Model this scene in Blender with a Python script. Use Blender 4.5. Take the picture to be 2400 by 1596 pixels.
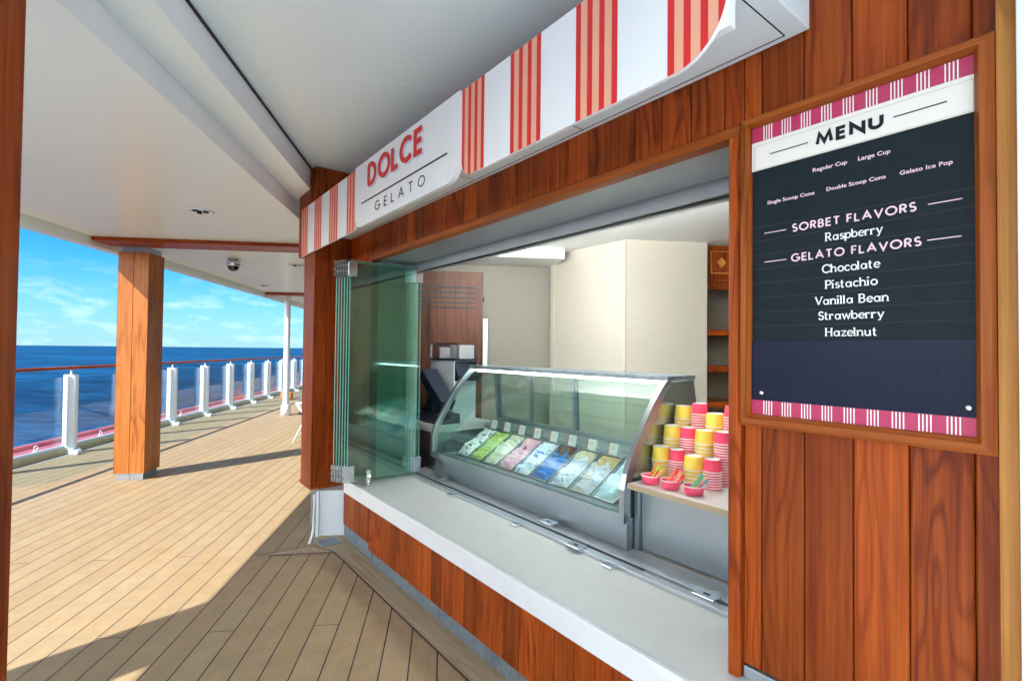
import bpy, bmesh, math, random
from mathutils import Vector, Matrix, Euler
random.seed(7)
R = math.radians
D = bpy.data
for o in list(D.objects): D.objects.remove(o)
scene = bpy.context.scene
COL = scene.collection

# ------------------------------------------------------------------ camera, sky, sun, exposure
cam = D.cameras.new('camera'); cam_o = D.objects.new('camera', cam); COL.objects.link(cam_o)
cam.sensor_width = 36; cam.lens = 36 * 1180 / 2400; cam.clip_start = .05; cam.clip_end = 90000
pitch = math.atan(22.6 / 1180)
cam_o.matrix_world = Matrix.Translation((0, 0, 1.45)) @ Matrix.Rotation(math.pi/2 + pitch, 4, 'X') @ Matrix.Rotation(.0102, 4, 'Z')
scene.camera = cam_o

SA = math.atan(159 / 1180)            # ship axis against the view axis
KA = -math.atan2(1180, 920)           # the kiosk front against the view axis
S = Matrix.Rotation(SA, 4, 'Z')       # ship frame: x outboard to inboard, y along the deck
K = Matrix.Rotation(KA, 4, 'Z')       # kiosk frame: x along the front, y into the kiosk
W = Matrix.Identity(4)

sun_dir = (S.to_3x3() @ Vector((.97, .905, -1))).normalized()      # the way the light travels
sun = D.lights.new('sun', 'SUN'); sun.energy = 2.3; sun.angle = R(.5); sun.color = (1, .98, .95)
sun_o = D.objects.new('sun', sun); COL.objects.link(sun_o)
sun_o.rotation_euler = sun_dir.to_track_quat('-Z', 'Y').to_euler()
sun_el = math.asin(-sun_dir.z)
sun_az = math.atan2(-sun_dir.x, -sun_dir.y)                        # clockwise from +Y

world = D.worlds.new('World'); scene.world = world; world.use_nodes = True
wn = world.node_tree.nodes; wl = world.node_tree.links
for n in list(wn): wn.remove(n)
def N(nodes, t, **kw):
    n = nodes.new(t)
    for k, v in kw.items(): setattr(n, k, v)
    return n
def L(links, a, b): links.new(a, b)
wo = N(wn, 'ShaderNodeOutputWorld'); bg = N(wn, 'ShaderNodeBackground'); bg.inputs['Strength'].default_value = .15
sky = N(wn, 'ShaderNodeTexSky', sky_type='NISHITA', sun_disc=False, sun_elevation=sun_el, sun_rotation=sun_az, altitude=30, air_density=1.0, dust_density=.25, ozone_density=2.6)
tint = N(wn, 'ShaderNodeMixRGB', blend_type='MULTIPLY'); tint.inputs[0].default_value = 1; tint.inputs[2].default_value = (.056, .27, .42, 1)
L(wl, sky.outputs[0], tint.inputs[1])
tc = N(wn, 'ShaderNodeTexCoord'); mp = N(wn, 'ShaderNodeMapping'); mp.inputs['Scale'].default_value = (13, 13, 36); mp.inputs['Location'].default_value = (2.3, .4, .35)
L(wl, tc.outputs['Generated'], mp.inputs[0])
cn = N(wn, 'ShaderNodeTexNoise'); cn.inputs['Scale'].default_value = 1.5; cn.inputs['Detail'].default_value = 8; cn.inputs['Roughness'].default_value = .58; cn.inputs['Distortion'].default_value = .25
L(wl, mp.outputs[0], cn.inputs['Vector'])
cr = N(wn, 'ShaderNodeValToRGB'); cr.color_ramp.elements[0].position = .50; cr.color_ramp.elements[1].position = .95
L(wl, cn.outputs[0], cr.inputs[0])
sx = N(wn, 'ShaderNodeSeparateXYZ'); L(wl, tc.outputs['Generated'], sx.inputs[0])
er = N(wn, 'ShaderNodeValToRGB')
er.color_ramp.elements[0].position = 0; er.color_ramp.elements[0].color = (.9, .9, .9, 1)
er.color_ramp.elements[1].position = .135; er.color_ramp.elements[1].color = (.03, .03, .03, 1)
e2 = er.color_ramp.elements.new(.07); e2.color = (.85, .85, .85, 1)
L(wl, sx.outputs[2], er.inputs[0])
cm = N(wn, 'ShaderNodeMath', operation='MULTIPLY'); L(wl, cr.outputs[0], cm.inputs[0]); L(wl, er.outputs[0], cm.inputs[1])
hz = N(wn, 'ShaderNodeMapRange', interpolation_type='SMOOTHSTEP'); hz.inputs[1].default_value = -.02; hz.inputs[2].default_value = .15; hz.inputs[3].default_value = .70; hz.inputs[4].default_value = 0
L(wl, sx.outputs[2], hz.inputs[0])
hm = N(wn, 'ShaderNodeMixRGB'); hm.inputs[2].default_value = (1.2, 1.8, 2.05, 1); L(wl, hz.outputs[0], hm.inputs[0]); L(wl, tint.outputs[0], hm.inputs[1])
cl = N(wn, 'ShaderNodeMixRGB'); cl.inputs[2].default_value = (2.2, 2.7, 2.95, 1)
L(wl, cm.outputs[0], cl.inputs[0]); L(wl, hm.outputs[0], cl.inputs[1])
# added unseen cloud bank on the sun's side, bright to fill the shade
dv = N(wn, 'ShaderNodeVectorMath', operation='DOT_PRODUCT'); dv.inputs[1].default_value = tuple(Vector((-sun_dir.x, -sun_dir.y, 0)).normalized())
L(wl, tc.outputs['Generated'], dv.inputs[0])
br = N(wn, 'ShaderNodeMapRange', interpolation_type='SMOOTHSTEP'); br.inputs[1].default_value = .1; br.inputs[2].default_value = .75; br.inputs[3].default_value = 0; br.inputs[4].default_value = .85
L(wl, dv.outputs['Value'], br.inputs[0])
cb = N(wn, 'ShaderNodeMath', operation='MULTIPLY'); L(wl, br.outputs[0], cb.inputs[0])
c2 = N(wn, 'ShaderNodeMapRange'); c2.inputs[1].default_value = .38; c2.inputs[2].default_value = .6; L(wl, cn.outputs[0], c2.inputs[0]); L(wl, c2.outputs[0], cb.inputs[1])
el = N(wn, 'ShaderNodeMapRange', interpolation_type='SMOOTHSTEP'); el.inputs[1].default_value = .14; el.inputs[2].default_value = .36; el.inputs[3].default_value = 1; el.inputs[4].default_value = 0
L(wl, sx.outputs[2], el.inputs[0])
cb2 = N(wn, 'ShaderNodeMath', operation='MULTIPLY'); L(wl, cb.outputs[0], cb2.inputs[0]); L(wl, el.outputs[0], cb2.inputs[1]); cb = cb2
c3 = N(wn, 'ShaderNodeMixRGB'); c3.inputs[2].default_value = (23, 21.8, 20, 1); L(wl, cb.outputs[0], c3.inputs[0]); L(wl, cl.outputs[0], c3.inputs[1])
L(wl, c3.outputs[0], bg.inputs[0]); L(wl, bg.outputs[0], wo.inputs[0])

vs = scene.view_settings
vs.view_transform = 'Standard'; vs.look = 'None'; vs.gamma = 1; vs.exposure = 1.78
scene.cycles.use_denoising = True
scene.cycles.max_bounces = 14; scene.cycles.diffuse_bounces = 7; scene.cycles.transparent_max_bounces = 40; scene.cycles.glossy_bounces = 5
scene.cycles.caustics_reflective = False; scene.cycles.caustics_refractive = False
scene.cycles.sample_clamp_indirect = 6

# ------------------------------------------------------------------ helpers
class MB:
    """collects shapes in one frame; build() links them as ONE mesh object"""
    def __init__(s): s.bm = bmesh.new(); s.pid = s.bm.faces.layers.float.new('pid'); s.p = 0.0; s.m = 0; s.smooth = False
    def face(s, vs, smooth=None):
        try: f = s.bm.faces.new(vs)
        except ValueError: return None
        f[s.pid] = s.p; f.material_index = s.m; f.smooth = s.smooth if smooth is None else smooth
        return f
    def pts(s, ps): return [s.bm.verts.new(p) for p in ps]
    def poly(s, ps): return s.face(s.pts(ps))
    def box(s, x0, x1, y0, y1, z0, z1, c=0):
        if c <= 0:
            v = s.pts([(x, y, z) for z in (z0, z1) for y in (y0, y1) for x in (x0, x1)])
            for q in ((0,2,3,1),(4,5,7,6),(0,1,5,4),(2,6,7,3),(0,4,6,2),(1,3,7,5)): s.face([v[i] for i in q], False)
        else:
            t = bmesh.new(); bmesh.ops.create_cube(t, size=1)
            for v in t.verts: v.co = Vector(((x0+x1)/2 + v.co.x*(x1-x0), (y0+y1)/2 + v.co.y*(y1-y0), (z0+z1)/2 + v.co.z*(z1-z0)))
            bmesh.ops.bevel(t, geom=t.edges[:], offset=c, segments=2, affect='EDGES', profile=.6)
            s.join(t)
        return s
    def join(s, t, mat=None):
        mp_ = {}
        for v in t.verts: mp_[v] = s.bm.verts.new(mat @ v.co if mat else v.co)
        for f in t.faces: s.face([mp_[v] for v in f.verts])
        t.free()
    def extrude(s, pl, axis, a, b, smooth=False):
        """polygon pl (2-D) swept along axis ('x','y','z') from a to b"""
        def P(p, t): return (t, p[0], p[1]) if axis == 'x' else (p[0], t, p[1]) if axis == 'y' else (p[0], p[1], t)
        A = s.pts([P(p, a) for p in pl]); B = s.pts([P(p, b) for p in pl]); n = len(pl)
        s.face(A[::-1], False); s.face(B, False)
        for i in range(n): s.face([A[i], A[(i+1) % n], B[(i+1) % n], B[i]], smooth)
        return s
    def lathe(s, prof, c=(0,0,0), n=24, M=None, smooth=True):
        rings = []
        for r, z in prof:
            if r < 1e-6: rings.append([s.bm.verts.new((M @ Vector((0,0,z)) if M else Vector((0,0,z))) + Vector(c))]); continue
            ring = []
            for i in range(n):
                a = 2*math.pi*i/n; p = Vector((r*math.cos(a), r*math.sin(a), z))
                ring.append(s.bm.verts.new((M @ p if M else p) + Vector(c)))
            rings.append(ring)
        for A, B in zip(rings, rings[1:]):
            for i in range(n):
                j = (i+1) % n
                if len(A) == 1 and len(B) == 1: continue
                if len(A) == 1: s.face([A[0], B[j], B[i]], smooth)
                elif len(B) == 1: s.face([A[i], A[j], B[0]], smooth)
                else: s.face([A[i], A[j], B[j], B[i]], smooth)
        return s
    def cyl(s, p, q, r, n=16, r2=None):
        p, q = Vector(p), Vector(q); d = q - p
        M = d.to_track_quat('Z', 'Y').to_matrix()
        r2 = r if r2 is None else r2
        s.lathe([(0,0),(r,0),(r,0),(r2,d.length),(r2,d.length),(0,d.length)], p, n, M)
        return s
    def tube(s, path, r, n=10):
        path = [Vector(p) for p in path]; rings = []
        for i, p in enumerate(path):
            d = (path[min(i+1, len(path)-1)] - path[max(i-1, 0)]).normalized()
            M = d.to_track_quat('Z', 'Y').to_matrix()
            rings.append([s.bm.verts.new(p + M @ Vector((r*math.cos(2*math.pi*k/n), r*math.sin(2*math.pi*k/n), 0))) for k in range(n)])
        for A, B in zip(rings, rings[1:]):
            for i in range(n): s.face([A[i], A[(i+1)%n], B[(i+1)%n], B[i]], True)
        s.face(rings[0][::-1], False); s.face(rings[-1], False)
        return s
    def strip(s, p, q, w, z):
        p, q = Vector(p), Vector(q); d = (q-p).normalized(); n = Vector((-d.y, d.x))*w/2
        s.poly([(*(p-n), z), (*(q-n), z), (*(q+n), z), (*(p+n), z)])
        return s
    def build(s, name, mats, parent=None, F=W, bevel=0, recalc=True):
        if recalc: bmesh.ops.recalc_face_normals(s.bm, faces=s.bm.faces[:])
        me = D.meshes.new(name); s.bm.to_mesh(me); s.bm.free()
        for m in (mats if isinstance(mats, (list, tuple)) else [mats]): me.materials.append(m)
        o = D.objects.new(name, me); COL.objects.link(o); o.matrix_basis = F
        if parent: attach(o, parent)
        if bevel:
            b = o.modifiers.new('edge', 'BEVEL'); b.width = bevel; b.segments = 2; b.limit_method = 'ANGLE'; b.angle_limit = R(40)
        return o
def chain(o):
    m = o.matrix_basis.copy()
    return (chain(o.parent) @ o.matrix_parent_inverse @ m) if o.parent else m
def attach(o, parent):
    inv = chain(parent).inverted(); o.parent = parent; o.matrix_parent_inverse = inv
def tag(o, label, cat, group=None):
    o['label'] = label; o['category'] = cat
    if group: o['group'] = group
    return o
def struct(o): o['kind'] = 'structure'; return o
def thing(name, label, cat, loc=(0,0,0), F=W, group=None):
    o = D.objects.new(name, None); COL.objects.link(o); o.empty_display_size = .1
    o.matrix_basis = Matrix.Translation(F @ Vector(loc))
    return tag(o, label, cat, group)
def dup(o, delta, label=None):
    """a copy of a thing with its parts and sub-parts, moved by a world vector"""
    c = o.copy(); COL.objects.link(c); c.matrix_basis = Matrix.Translation(delta) @ o.matrix_basis
    if label: c['label'] = label
    for ch in o.children:
        k = ch.copy(); COL.objects.link(k); k.parent = c; k.matrix_parent_inverse = ch.matrix_parent_inverse.copy()
        for g in ch.children:
            h = g.copy(); COL.objects.link(h); h.parent = k; h.matrix_parent_inverse = g.matrix_parent_inverse.copy()
    return c

# ------------------------------------------------------------------ materials
def new_mat(name):
    m = D.materials.new(name); m.use_nodes = True
    return m, m.node_tree.nodes, m.node_tree.links, m.node_tree.nodes['Principled BSDF']
def rgba(c): return (*c, 1) if len(c) == 3 else c
def plain(name, c, rough=.5, metal=0, spec=.5, var=.06, scale=9, bump=0, bscale=60, coat=0, emit=None):
    m, n, l, b = new_mat(name)
    b.inputs['Roughness'].default_value = rough; b.inputs['Metallic'].default_value = metal; b.inputs['Specular IOR Level'].default_value = spec
    b.inputs['Coat Weight'].default_value = coat
    t = N(n, 'ShaderNodeTexCoord'); x = N(n, 'ShaderNodeTexNoise'); x.inputs['Scale'].default_value = scale; x.inputs['Detail'].default_value = 5
    L(l, t.outputs['Object'], x.inputs['Vector'])
    r = N(n, 'ShaderNodeMapRange'); r.inputs[1].default_value = .3; r.inputs[2].default_value = .7; r.inputs[3].default_value = 1-var; r.inputs[4].default_value = 1+var
    L(l, x.outputs[0], r.inputs[0])
    mx = N(n, 'ShaderNodeMixRGB', blend_type='MULTIPLY'); mx.inputs[0].default_value = 1; mx.inputs[1].default_value = rgba(c)
    L(l, r.outputs[0], mx.inputs[2]); L(l, mx.outputs[0], b.inputs['Base Color'])
    r2 = N(n, 'ShaderNodeMapRange'); r2.inputs[3].default_value = max(.02, rough-.08); r2.inputs[4].default_value = min(1, rough+.08)
    L(l, x.outputs[0], r2.inputs[0]); L(l, r2.outputs[0], b.inputs['Roughness'])
    if bump:
        y = N(n, 'ShaderNodeTexNoise'); y.inputs['Scale'].default_value = bscale; y.inputs['Detail'].default_value = 4
        L(l, t.outputs['Object'], y.inputs['Vector'])
        bp = N(n, 'ShaderNodeBump'); bp.inputs['Strength'].default_value = bump; bp.inputs['Distance'].default_value = .01
        L(l, y.outputs[0], bp.inputs['Height']); L(l, bp.outputs[0], b.inputs['Normal'])
    if emit: b.inputs['Emission Color'].default_value = rgba(emit[0]); b.inputs['Emission Strength'].default_value = emit[1]
    return m
def M_(n, l, op, a, b=None, c=None):
    x = N(n, 'ShaderNodeMath', operation=op)
    for i, v in enumerate((a, b, c)):
        if v is None: continue
        if isinstance(v, (int, float)): x.inputs[i].default_value = v
        else: L(l, v, x.inputs[i])
    return x.outputs[0]
def wood(name, axis, dark, mid, light, rough=.44, coat=.10, ring=1.0, tone=.36):
    """oiled teak: long grain along axis, cathedral figure, tone per plank"""
    m, n, l, b = new_mat(name)
    t = N(n, 'ShaderNodeTexCoord'); at = N(n, 'ShaderNodeAttribute', attribute_name='pid')
    off = N(n, 'ShaderNodeVectorMath', operation='SCALE'); off.inputs[0].default_value = (3.71, 1.93, 5.17); L(l, at.outputs['Fac'], off.inputs['Scale'])
    ad = N(n, 'ShaderNodeVectorMath', operation='ADD'); L(l, t.outputs['Object'], ad.inputs[0]); L(l, off.outputs[0], ad.inputs[1])
    def mapped(across, along):
        q = N(n, 'ShaderNodeMapping'); sc = [across]*3; sc['xyz'.index(axis)] = along; q.inputs['Scale'].default_value = sc
        L(l, ad.outputs[0], q.inputs[0]); return q.outputs[0]
    def noise(v, sc, det=3, dist=0, rough_=.5):
        q = N(n, 'ShaderNodeTexNoise'); q.inputs['Scale'].default_value = sc; q.inputs['Detail'].default_value = det; q.inputs['Distortion'].default_value = dist; q.inputs['Roughness'].default_value = rough_
        L(l, v, q.inputs['Vector']); return q.outputs[0]
    figure = noise(mapped(6, .85), 1.0, 2, .35)
    rings = M_(n, l, 'SINE', M_(n, l, 'MULTIPLY', figure, 85 * ring))
    rings = M_(n, l, 'POWER', M_(n, l, 'MULTIPLY_ADD', rings, .5, .5), 4.5)
    fine = noise(mapped(120, 2.2), 1.0, 4, .2, .65)
    mott = noise(mapped(5, 1.6), 1.0, 3, .4)
    mk = N(n, 'ShaderNodeMapRange', interpolation_type='SMOOTHSTEP'); mk.inputs[1].default_value = .38; mk.inputs[2].default_value = .66; mk.inputs[3].default_value = .08; L(l, noise(mapped(3.5, .7), 1.0, 1), mk.inputs[0]); mask = mk.outputs[0]
    f = M_(n, l, 'ADD', M_(n, l, 'MULTIPLY', M_(n, l, 'MULTIPLY', rings, mask), .26), M_(n, l, 'MULTIPLY', fine, .55))
    f = M_(n, l, 'ADD', f, M_(n, l, 'MULTIPLY_ADD', mott, .5, -.17))
    f = M_(n, l, 'ADD', f, M_(n, l, 'MULTIPLY_ADD', noise(mapped(48, 1.3), 1.0, 3, .3, .6), .6, -.30))
    cr = N(n, 'ShaderNodeValToRGB'); e = cr.color_ramp.elements
    e[0].position = .20; e[0].color = rgba(light); e[1].position = .84; e[1].color = rgba(dark)
    k = e.new(.46); k.color = rgba(mid)
    L(l, f, cr.inputs[0])
    wn_ = N(n, 'ShaderNodeTexWhiteNoise', noise_dimensions='1D'); L(l, at.outputs['Fac'], wn_.inputs['W'])
    tn = M_(n, l, 'MULTIPLY_ADD', wn_.outputs[0], tone*2, 1-tone)
    mx = N(n, 'ShaderNodeMixRGB', blend_type='MULTIPLY'); mx.inputs[0].default_value = 1
    L(l, cr.outputs[0], mx.inputs[1]); L(l, tn, mx.inputs[2]); L(l, mx.outputs[0], b.inputs['Base Color'])
    b.inputs['Specular IOR Level'].default_value = .17
    b.inputs['Roughness'].default_value = rough; b.inputs['Coat Weight'].default_value = coat; b.inputs['Coat Roughness'].default_value = .25
    bp = N(n, 'ShaderNodeBump'); bp.inputs['Strength'].default_value = .18; bp.inputs['Distance'].default_value = .004
    L(l, fine, bp.inputs['Height']); L(l, bp.outputs[0], b.inputs['Normal'])
    return m
def glass(name, tint_, refl=1.0, rough=0.0, ior=1.5):
    m, n, l, b = new_mat(name); n.remove(b)
    out = [x for x in n if x.type == 'OUTPUT_MATERIAL'][0]
    tr = N(n, 'ShaderNodeBsdfTransparent'); tr.inputs[0].default_value = rgba(tint_)
    gl = N(n, 'ShaderNodeBsdfGlossy'); gl.inputs['Roughness'].default_value = rough; gl.inputs[0].default_value = (1, 1, 1, 1)
    fr = N(n, 'ShaderNodeLayerWeight'); fr.inputs[0].default_value = .5
    f0 = ((ior-1)/(ior+1))**2
    q = M_(n, l, 'MULTIPLY', M_(n, l, 'MULTIPLY_ADD', M_(n, l, 'POWER', fr.outputs['Facing'], 5), 1-f0, f0), refl)
    mx = N(n, 'ShaderNodeMixShader'); L(l, q, mx.inputs[0]); L(l, tr.outputs[0], mx.inputs[1]); L(l, gl.outputs[0], mx.inputs[2])
    L(l, mx.outputs[0], out.inputs[0])
    return m
def steel(name, c=(.38,.43,.46), rough=.34, axis='x'):
    m, n, l, b = new_mat(name); b.inputs['Metallic'].default_value = .9
    t = N(n, 'ShaderNodeTexCoord'); q = N(n, 'ShaderNodeMapping'); sc = [900]*3; sc['xyz'.index(axis)] = 4; q.inputs['Scale'].default_value = sc
    L(l, t.outputs['Object'], q.inputs[0]); x = N(n, 'ShaderNodeTexNoise'); x.inputs['Scale'].default_value = 1; x.inputs['Detail'].default_value = 2
    L(l, q.outputs[0], x.inputs['Vector'])
    y = N(n, 'ShaderNodeTexNoise'); y.inputs['Scale'].default_value = 4; y.inputs['Detail'].default_value = 4; L(l, t.outputs['Object'], y.inputs['Vector'])
    L(l, M_(n, l, 'MULTIPLY_ADD', y.outputs[0], .2, rough-.1), b.inputs['Roughness'])
    mr = M_(n, l, 'ADD', M_(n, l, 'MULTIPLY_ADD', x.outputs[0], .14, .85), M_(n, l, 'MULTIPLY', y.outputs[0], .14))
    mx = N(n, 'ShaderNodeMixRGB', blend_type='MULTIPLY'); mx.inputs[0].default_value = 1; mx.inputs[1].default_value = rgba(c)
    L(l, mr, mx.inputs[2]); L(l, mx.outputs[0], b.inputs['Base Color'])
    return m

TD, TM, TL = (.060,.009,.001), (.235,.036,.0028), (.40,.080,.008)
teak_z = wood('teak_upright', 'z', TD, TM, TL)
teak_x = wood('teak_level', 'x', TD, TM, TL)
teak_y = wood('teak_lengthwise', 'y', TD, TM, TL)
teak_frame = wood('teak_frame', 'x', (.09,.019,.002), (.26,.058,.007), (.39,.105,.016), ring=.7, tone=.06)
teak_frame_z = wood('teak_frame_upright', 'z', (.09,.019,.002), (.26,.058,.007), (.39,.105,.016), ring=.7, tone=.06)
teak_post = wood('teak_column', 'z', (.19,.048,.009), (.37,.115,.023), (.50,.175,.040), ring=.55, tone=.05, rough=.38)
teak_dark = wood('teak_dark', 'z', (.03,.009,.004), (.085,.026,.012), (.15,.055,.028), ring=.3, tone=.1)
teak_trim = wood('teak_trim', 'z', (.22,.08,.015), (.42,.17,.035), (.55,.25,.06), ring=.5, tone=.05)
black = plain('black_joint', (.012,.014,.016), .6)
white = plain('white_paint', (.78,.83,.86), .35, var=.025, bump=.03, bscale=30)
ceil_m = plain('ceiling_paint', (.77,.88,.89), .34, var=.012, scale=1.3, spec=.55)
sill_m = plain('sill_stone', (.67,.67,.63), .34, var=.03, scale=14, bump=.04, bscale=90)
sill_edge = plain('sill_edge', (.76,.78,.78), .35, var=.03)
st_x = steel('brushed_steel', axis='x'); st_z = steel('brushed_steel_upright', axis='z')
st_dull = plain('dull_steel', (.26,.31,.34), .5, metal=.7, var=.2, scale=25)
alu = plain('anodised_aluminium', (.42,.46,.48), .38, metal=.6, var=.05)
chrome = plain('satin_chrome', (.72,.75,.77), .18, metal=1, var=.03)
glass_door = glass('door_glass', (.875,.945,.915), .9)
glass_edge = plain('glass_edge', (.20,.66,.56), .12, spec=.8, var=.1, coat=.5)
glass_rail = glass('rail_glass', (.87,.955,.965), 1.0)
glass_case = glass('case_glass', (.87,.955,.935), 1.0)
glass_clear = glass('clear_acrylic', (.93,.94,.97), 1.3)
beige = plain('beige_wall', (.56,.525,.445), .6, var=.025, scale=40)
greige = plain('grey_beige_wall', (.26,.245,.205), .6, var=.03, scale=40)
in_white = plain('inside_ceiling', (.86,.89,.89), .5, var=.02)
lamp_m = plain('lamp_white', (.9,.9,.9), .5, emit=((1,.98,.94), 54))
tube_m = plain('tube_lamp', (.9,.9,.9), .5, emit=((.95,1,1), 4))
sign_white = plain('sign_white', (.90,.92,.91), .35, var=.02, scale=3)
red = plain('sign_red', (.72,.018,.016), .4, var=.03)
peach = plain('sign_peach', (.88,.42,.27), .4, var=.03)
ink = plain('sign_ink', (.012,.016,.019), .5, spec=.15)
pale_blue = plain('letter_side', (.62,.74,.80), .4)
slate = plain('menu_slate', (.008,.015,.021), .5, spec=.16, var=.12, scale=12)
gloss_panel = plain('menu_gloss', (.010,.015,.034), .3, var=.1, spec=.14)
pinkp = plain('menu_pink', (.46,.03,.10), .3, var=.05)
paper = plain('menu_cream', (.78,.76,.68), .4, var=.02)
gold = plain('menu_gold', (.48,.38,.20), .4)
rose = plain('menu_rose_letter', (.86,.60,.66), .45)
chalk = plain('menu_white_letter', (.86,.87,.84), .45)
cup_red = plain('cup_pink_red', (.78,.05,.12), .38, var=.04)
cup_yel = plain('cup_yellow', (.86,.68,.09), .38, var=.04)
cup_white = plain('cup_white', (.85,.84,.80), .45, var=.02)
bowl_pink = plain('bowl_pink', (.82,.09,.18), .38, var=.04)
navy = plain('navy_plastic', (.014,.022,.038), .5, spec=.25, var=.1)
coral = plain('coral_paint', (.80,.16,.22), .4, var=.08, scale=3)
tan = plain('kerb_tan', (.46,.40,.24), .6, var=.12)
hullgrey = plain('hull_white', (.66,.68,.68), .5)

# deck planking, ship frame
def deck_material():
    m, n, l, b = new_mat('deck_planks')
    t = N(n, 'ShaderNodeTexCoord'); sp = N(n, 'ShaderNodeSeparateXYZ'); L(l, t.outputs['Object'], sp.inputs[0])
    X, Y = sp.outputs[0], sp.outputs[1]
    q = M_(n, l, 'DIVIDE', M_(n, l, 'ADD', X, .013), .129)
    i = M_(n, l, 'FLOOR', q); fr = M_(n, l, 'SUBTRACT', q, i)
    edge = M_(n, l, 'ABSOLUTE', M_(n, l, 'SUBTRACT', fr, .5))
    seam = M_(n, l, 'GREATER_THAN', edge, .5 - .0031/.129)
    s_ = M_(n, l, 'DIVIDE', M_(n, l, 'SUBTRACT', Y, 2.775), 1.005)
    s_ = M_(n, l, 'ADD', s_, M_(n, l, 'SUBTRACT', i, 3))
    s4 = M_(n, l, 'DIVIDE', s_, 4); seg = M_(n, l, 'FLOOR', M_(n, l, 'ADD', s4, .5))
    w4 = M_(n, l, 'ABSOLUTE', M_(n, l, 'SUBTRACT', s4, seg))
    butt = M_(n, l, 'LESS_THAN', w4, .0026/4.02)
    mask = M_(n, l, 'MAXIMUM', seam, butt)
    pid = M_(n, l, 'ADD', M_(n, l, 'MULTIPLY', i, 1.37), M_(n, l, 'MULTIPLY', seg, 7.9))
    wnz = N(n, 'ShaderNodeTexWhiteNoise', noise_dimensions='1D'); L(l, pid, wnz.inputs['W'])
    mp1 = N(n, 'ShaderNodeMapping'); mp1.inputs['Scale'].default_value = (90, 3, 1); L(l, t.outputs['Object'], mp1.inputs[0])
    g = N(n, 'ShaderNodeTexNoise'); g.inputs['Scale'].default_value = 1; g.inputs['Detail'].default_value = 4; g.inputs['Roughness'].default_value = .6; L(l, mp1.outputs[0], g.inputs['Vector'])
    st = N(n, 'ShaderNodeTexNoise'); st.inputs['Scale'].default_value = 2.2; st.inputs['Detail'].default_value = 7; st.inputs['Roughness'].default_value = .62; L(l, t.outputs['Object'], st.inputs['Vector'])
    cr = N(n, 'ShaderNodeValToRGB'); e = cr.color_ramp.elements
    e[0].position = .25; e[0].color = (.46,.315,.165,1); e[1].position = .8; e[1].color = (.57,.43,.25,1)
    fac = M_(n, l, 'ADD', M_(n, l, 'MULTIPLY', g.outputs[0], .55), M_(n, l, 'MULTIPLY', wnz.outputs[0], .20)); L(l, fac, cr.inputs[0])
    sr = N(n, 'ShaderNodeValToRGB'); sr.color_ramp.elements[0].position = .57; sr.color_ramp.elements[0].color = (0,0,0,1); sr.color_ramp.elements[1].position = .75; sr.color_ramp.elements[1].color = (.7,.7,.7,1)
    L(l, st.outputs[0], sr.inputs[0])
    m1 = N(n, 'ShaderNodeMixRGB'); m1.inputs[2].default_value = (.52,.29,.12,1); L(l, sr.outputs[0], m1.inputs[0]); L(l, cr.outputs[0], m1.inputs[1])
    w2 = N(n, 'ShaderNodeTexNoise'); w2.inputs['Scale'].default_value = 7; w2.inputs['Detail'].default_value = 8; w2.inputs['Roughness'].default_value = .7; w2.inputs['Distortion'].default_value = .6; L(l, t.outputs['Object'], w2.inputs['Vector'])
    wr = N(n, 'ShaderNodeMapRange'); wr.inputs[1].default_value = .3; wr.inputs[2].default_value = .72; wr.inputs[3].default_value = 1.07; wr.inputs[4].default_value = .87; L(l, w2.outputs[0], wr.inputs[0])
    mw = N(n, 'ShaderNodeMixRGB', blend_type='MULTIPLY'); mw.inputs[0].default_value = 1; L(l, m1.outputs[0], mw.inputs[1]); L(l, wr.outputs[0], mw.inputs[2])
    sc_ = N(n, 'ShaderNodeTexNoise'); sc_.inputs['Scale'].default_value = 26; sc_.inputs['Detail'].default_value = 2; L(l, t.outputs['Object'], sc_.inputs['Vector'])
    sr2 = N(n, 'ShaderNodeValToRGB'); sr2.color_ramp.elements[0].position = .74; sr2.color_ramp.elements[0].color = (0,0,0,1); sr2.color_ramp.elements[1].position = .78; sr2.color_ramp.elements[1].color = (.6,.6,.6,1); L(l, sc_.outputs[0], sr2.inputs[0])
    m1 = N(n, 'ShaderNodeMixRGB'); m1.inputs[2].default_value = (.20,.11,.05,1); L(l, sr2.outputs[0], m1.inputs[0]); L(l, mw.outputs[0], m1.inputs[1])
    m2 = N(n, 'ShaderNodeMixRGB'); m2.inputs[2].default_value = (.028,.034,.040,1); L(l, mask, m2.inputs[0]); L(l, m1.outputs[0], m2.inputs[1])
    L(l, m2.outputs[0], b.inputs['Base Color'])
    b.inputs['Roughness'].default_value = .62; b.inputs['Specular IOR Level'].default_value = .3
    bp = N(n, 'ShaderNodeBump'); bp.inputs['Strength'].default_value = .15; bp.inputs['Distance'].default_value = .003
    L(l, g.outputs[0], bp.inputs['Height']); L(l, bp.outputs[0], b.inputs['Normal'])
    return m
deck_m = deck_material()
margin_m = wood('deck_margin', 'x', (.42,.27,.13), (.52,.38,.22), (.60,.47,.30), rough=.6, coat=0, ring=.5, tone=.05)

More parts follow.
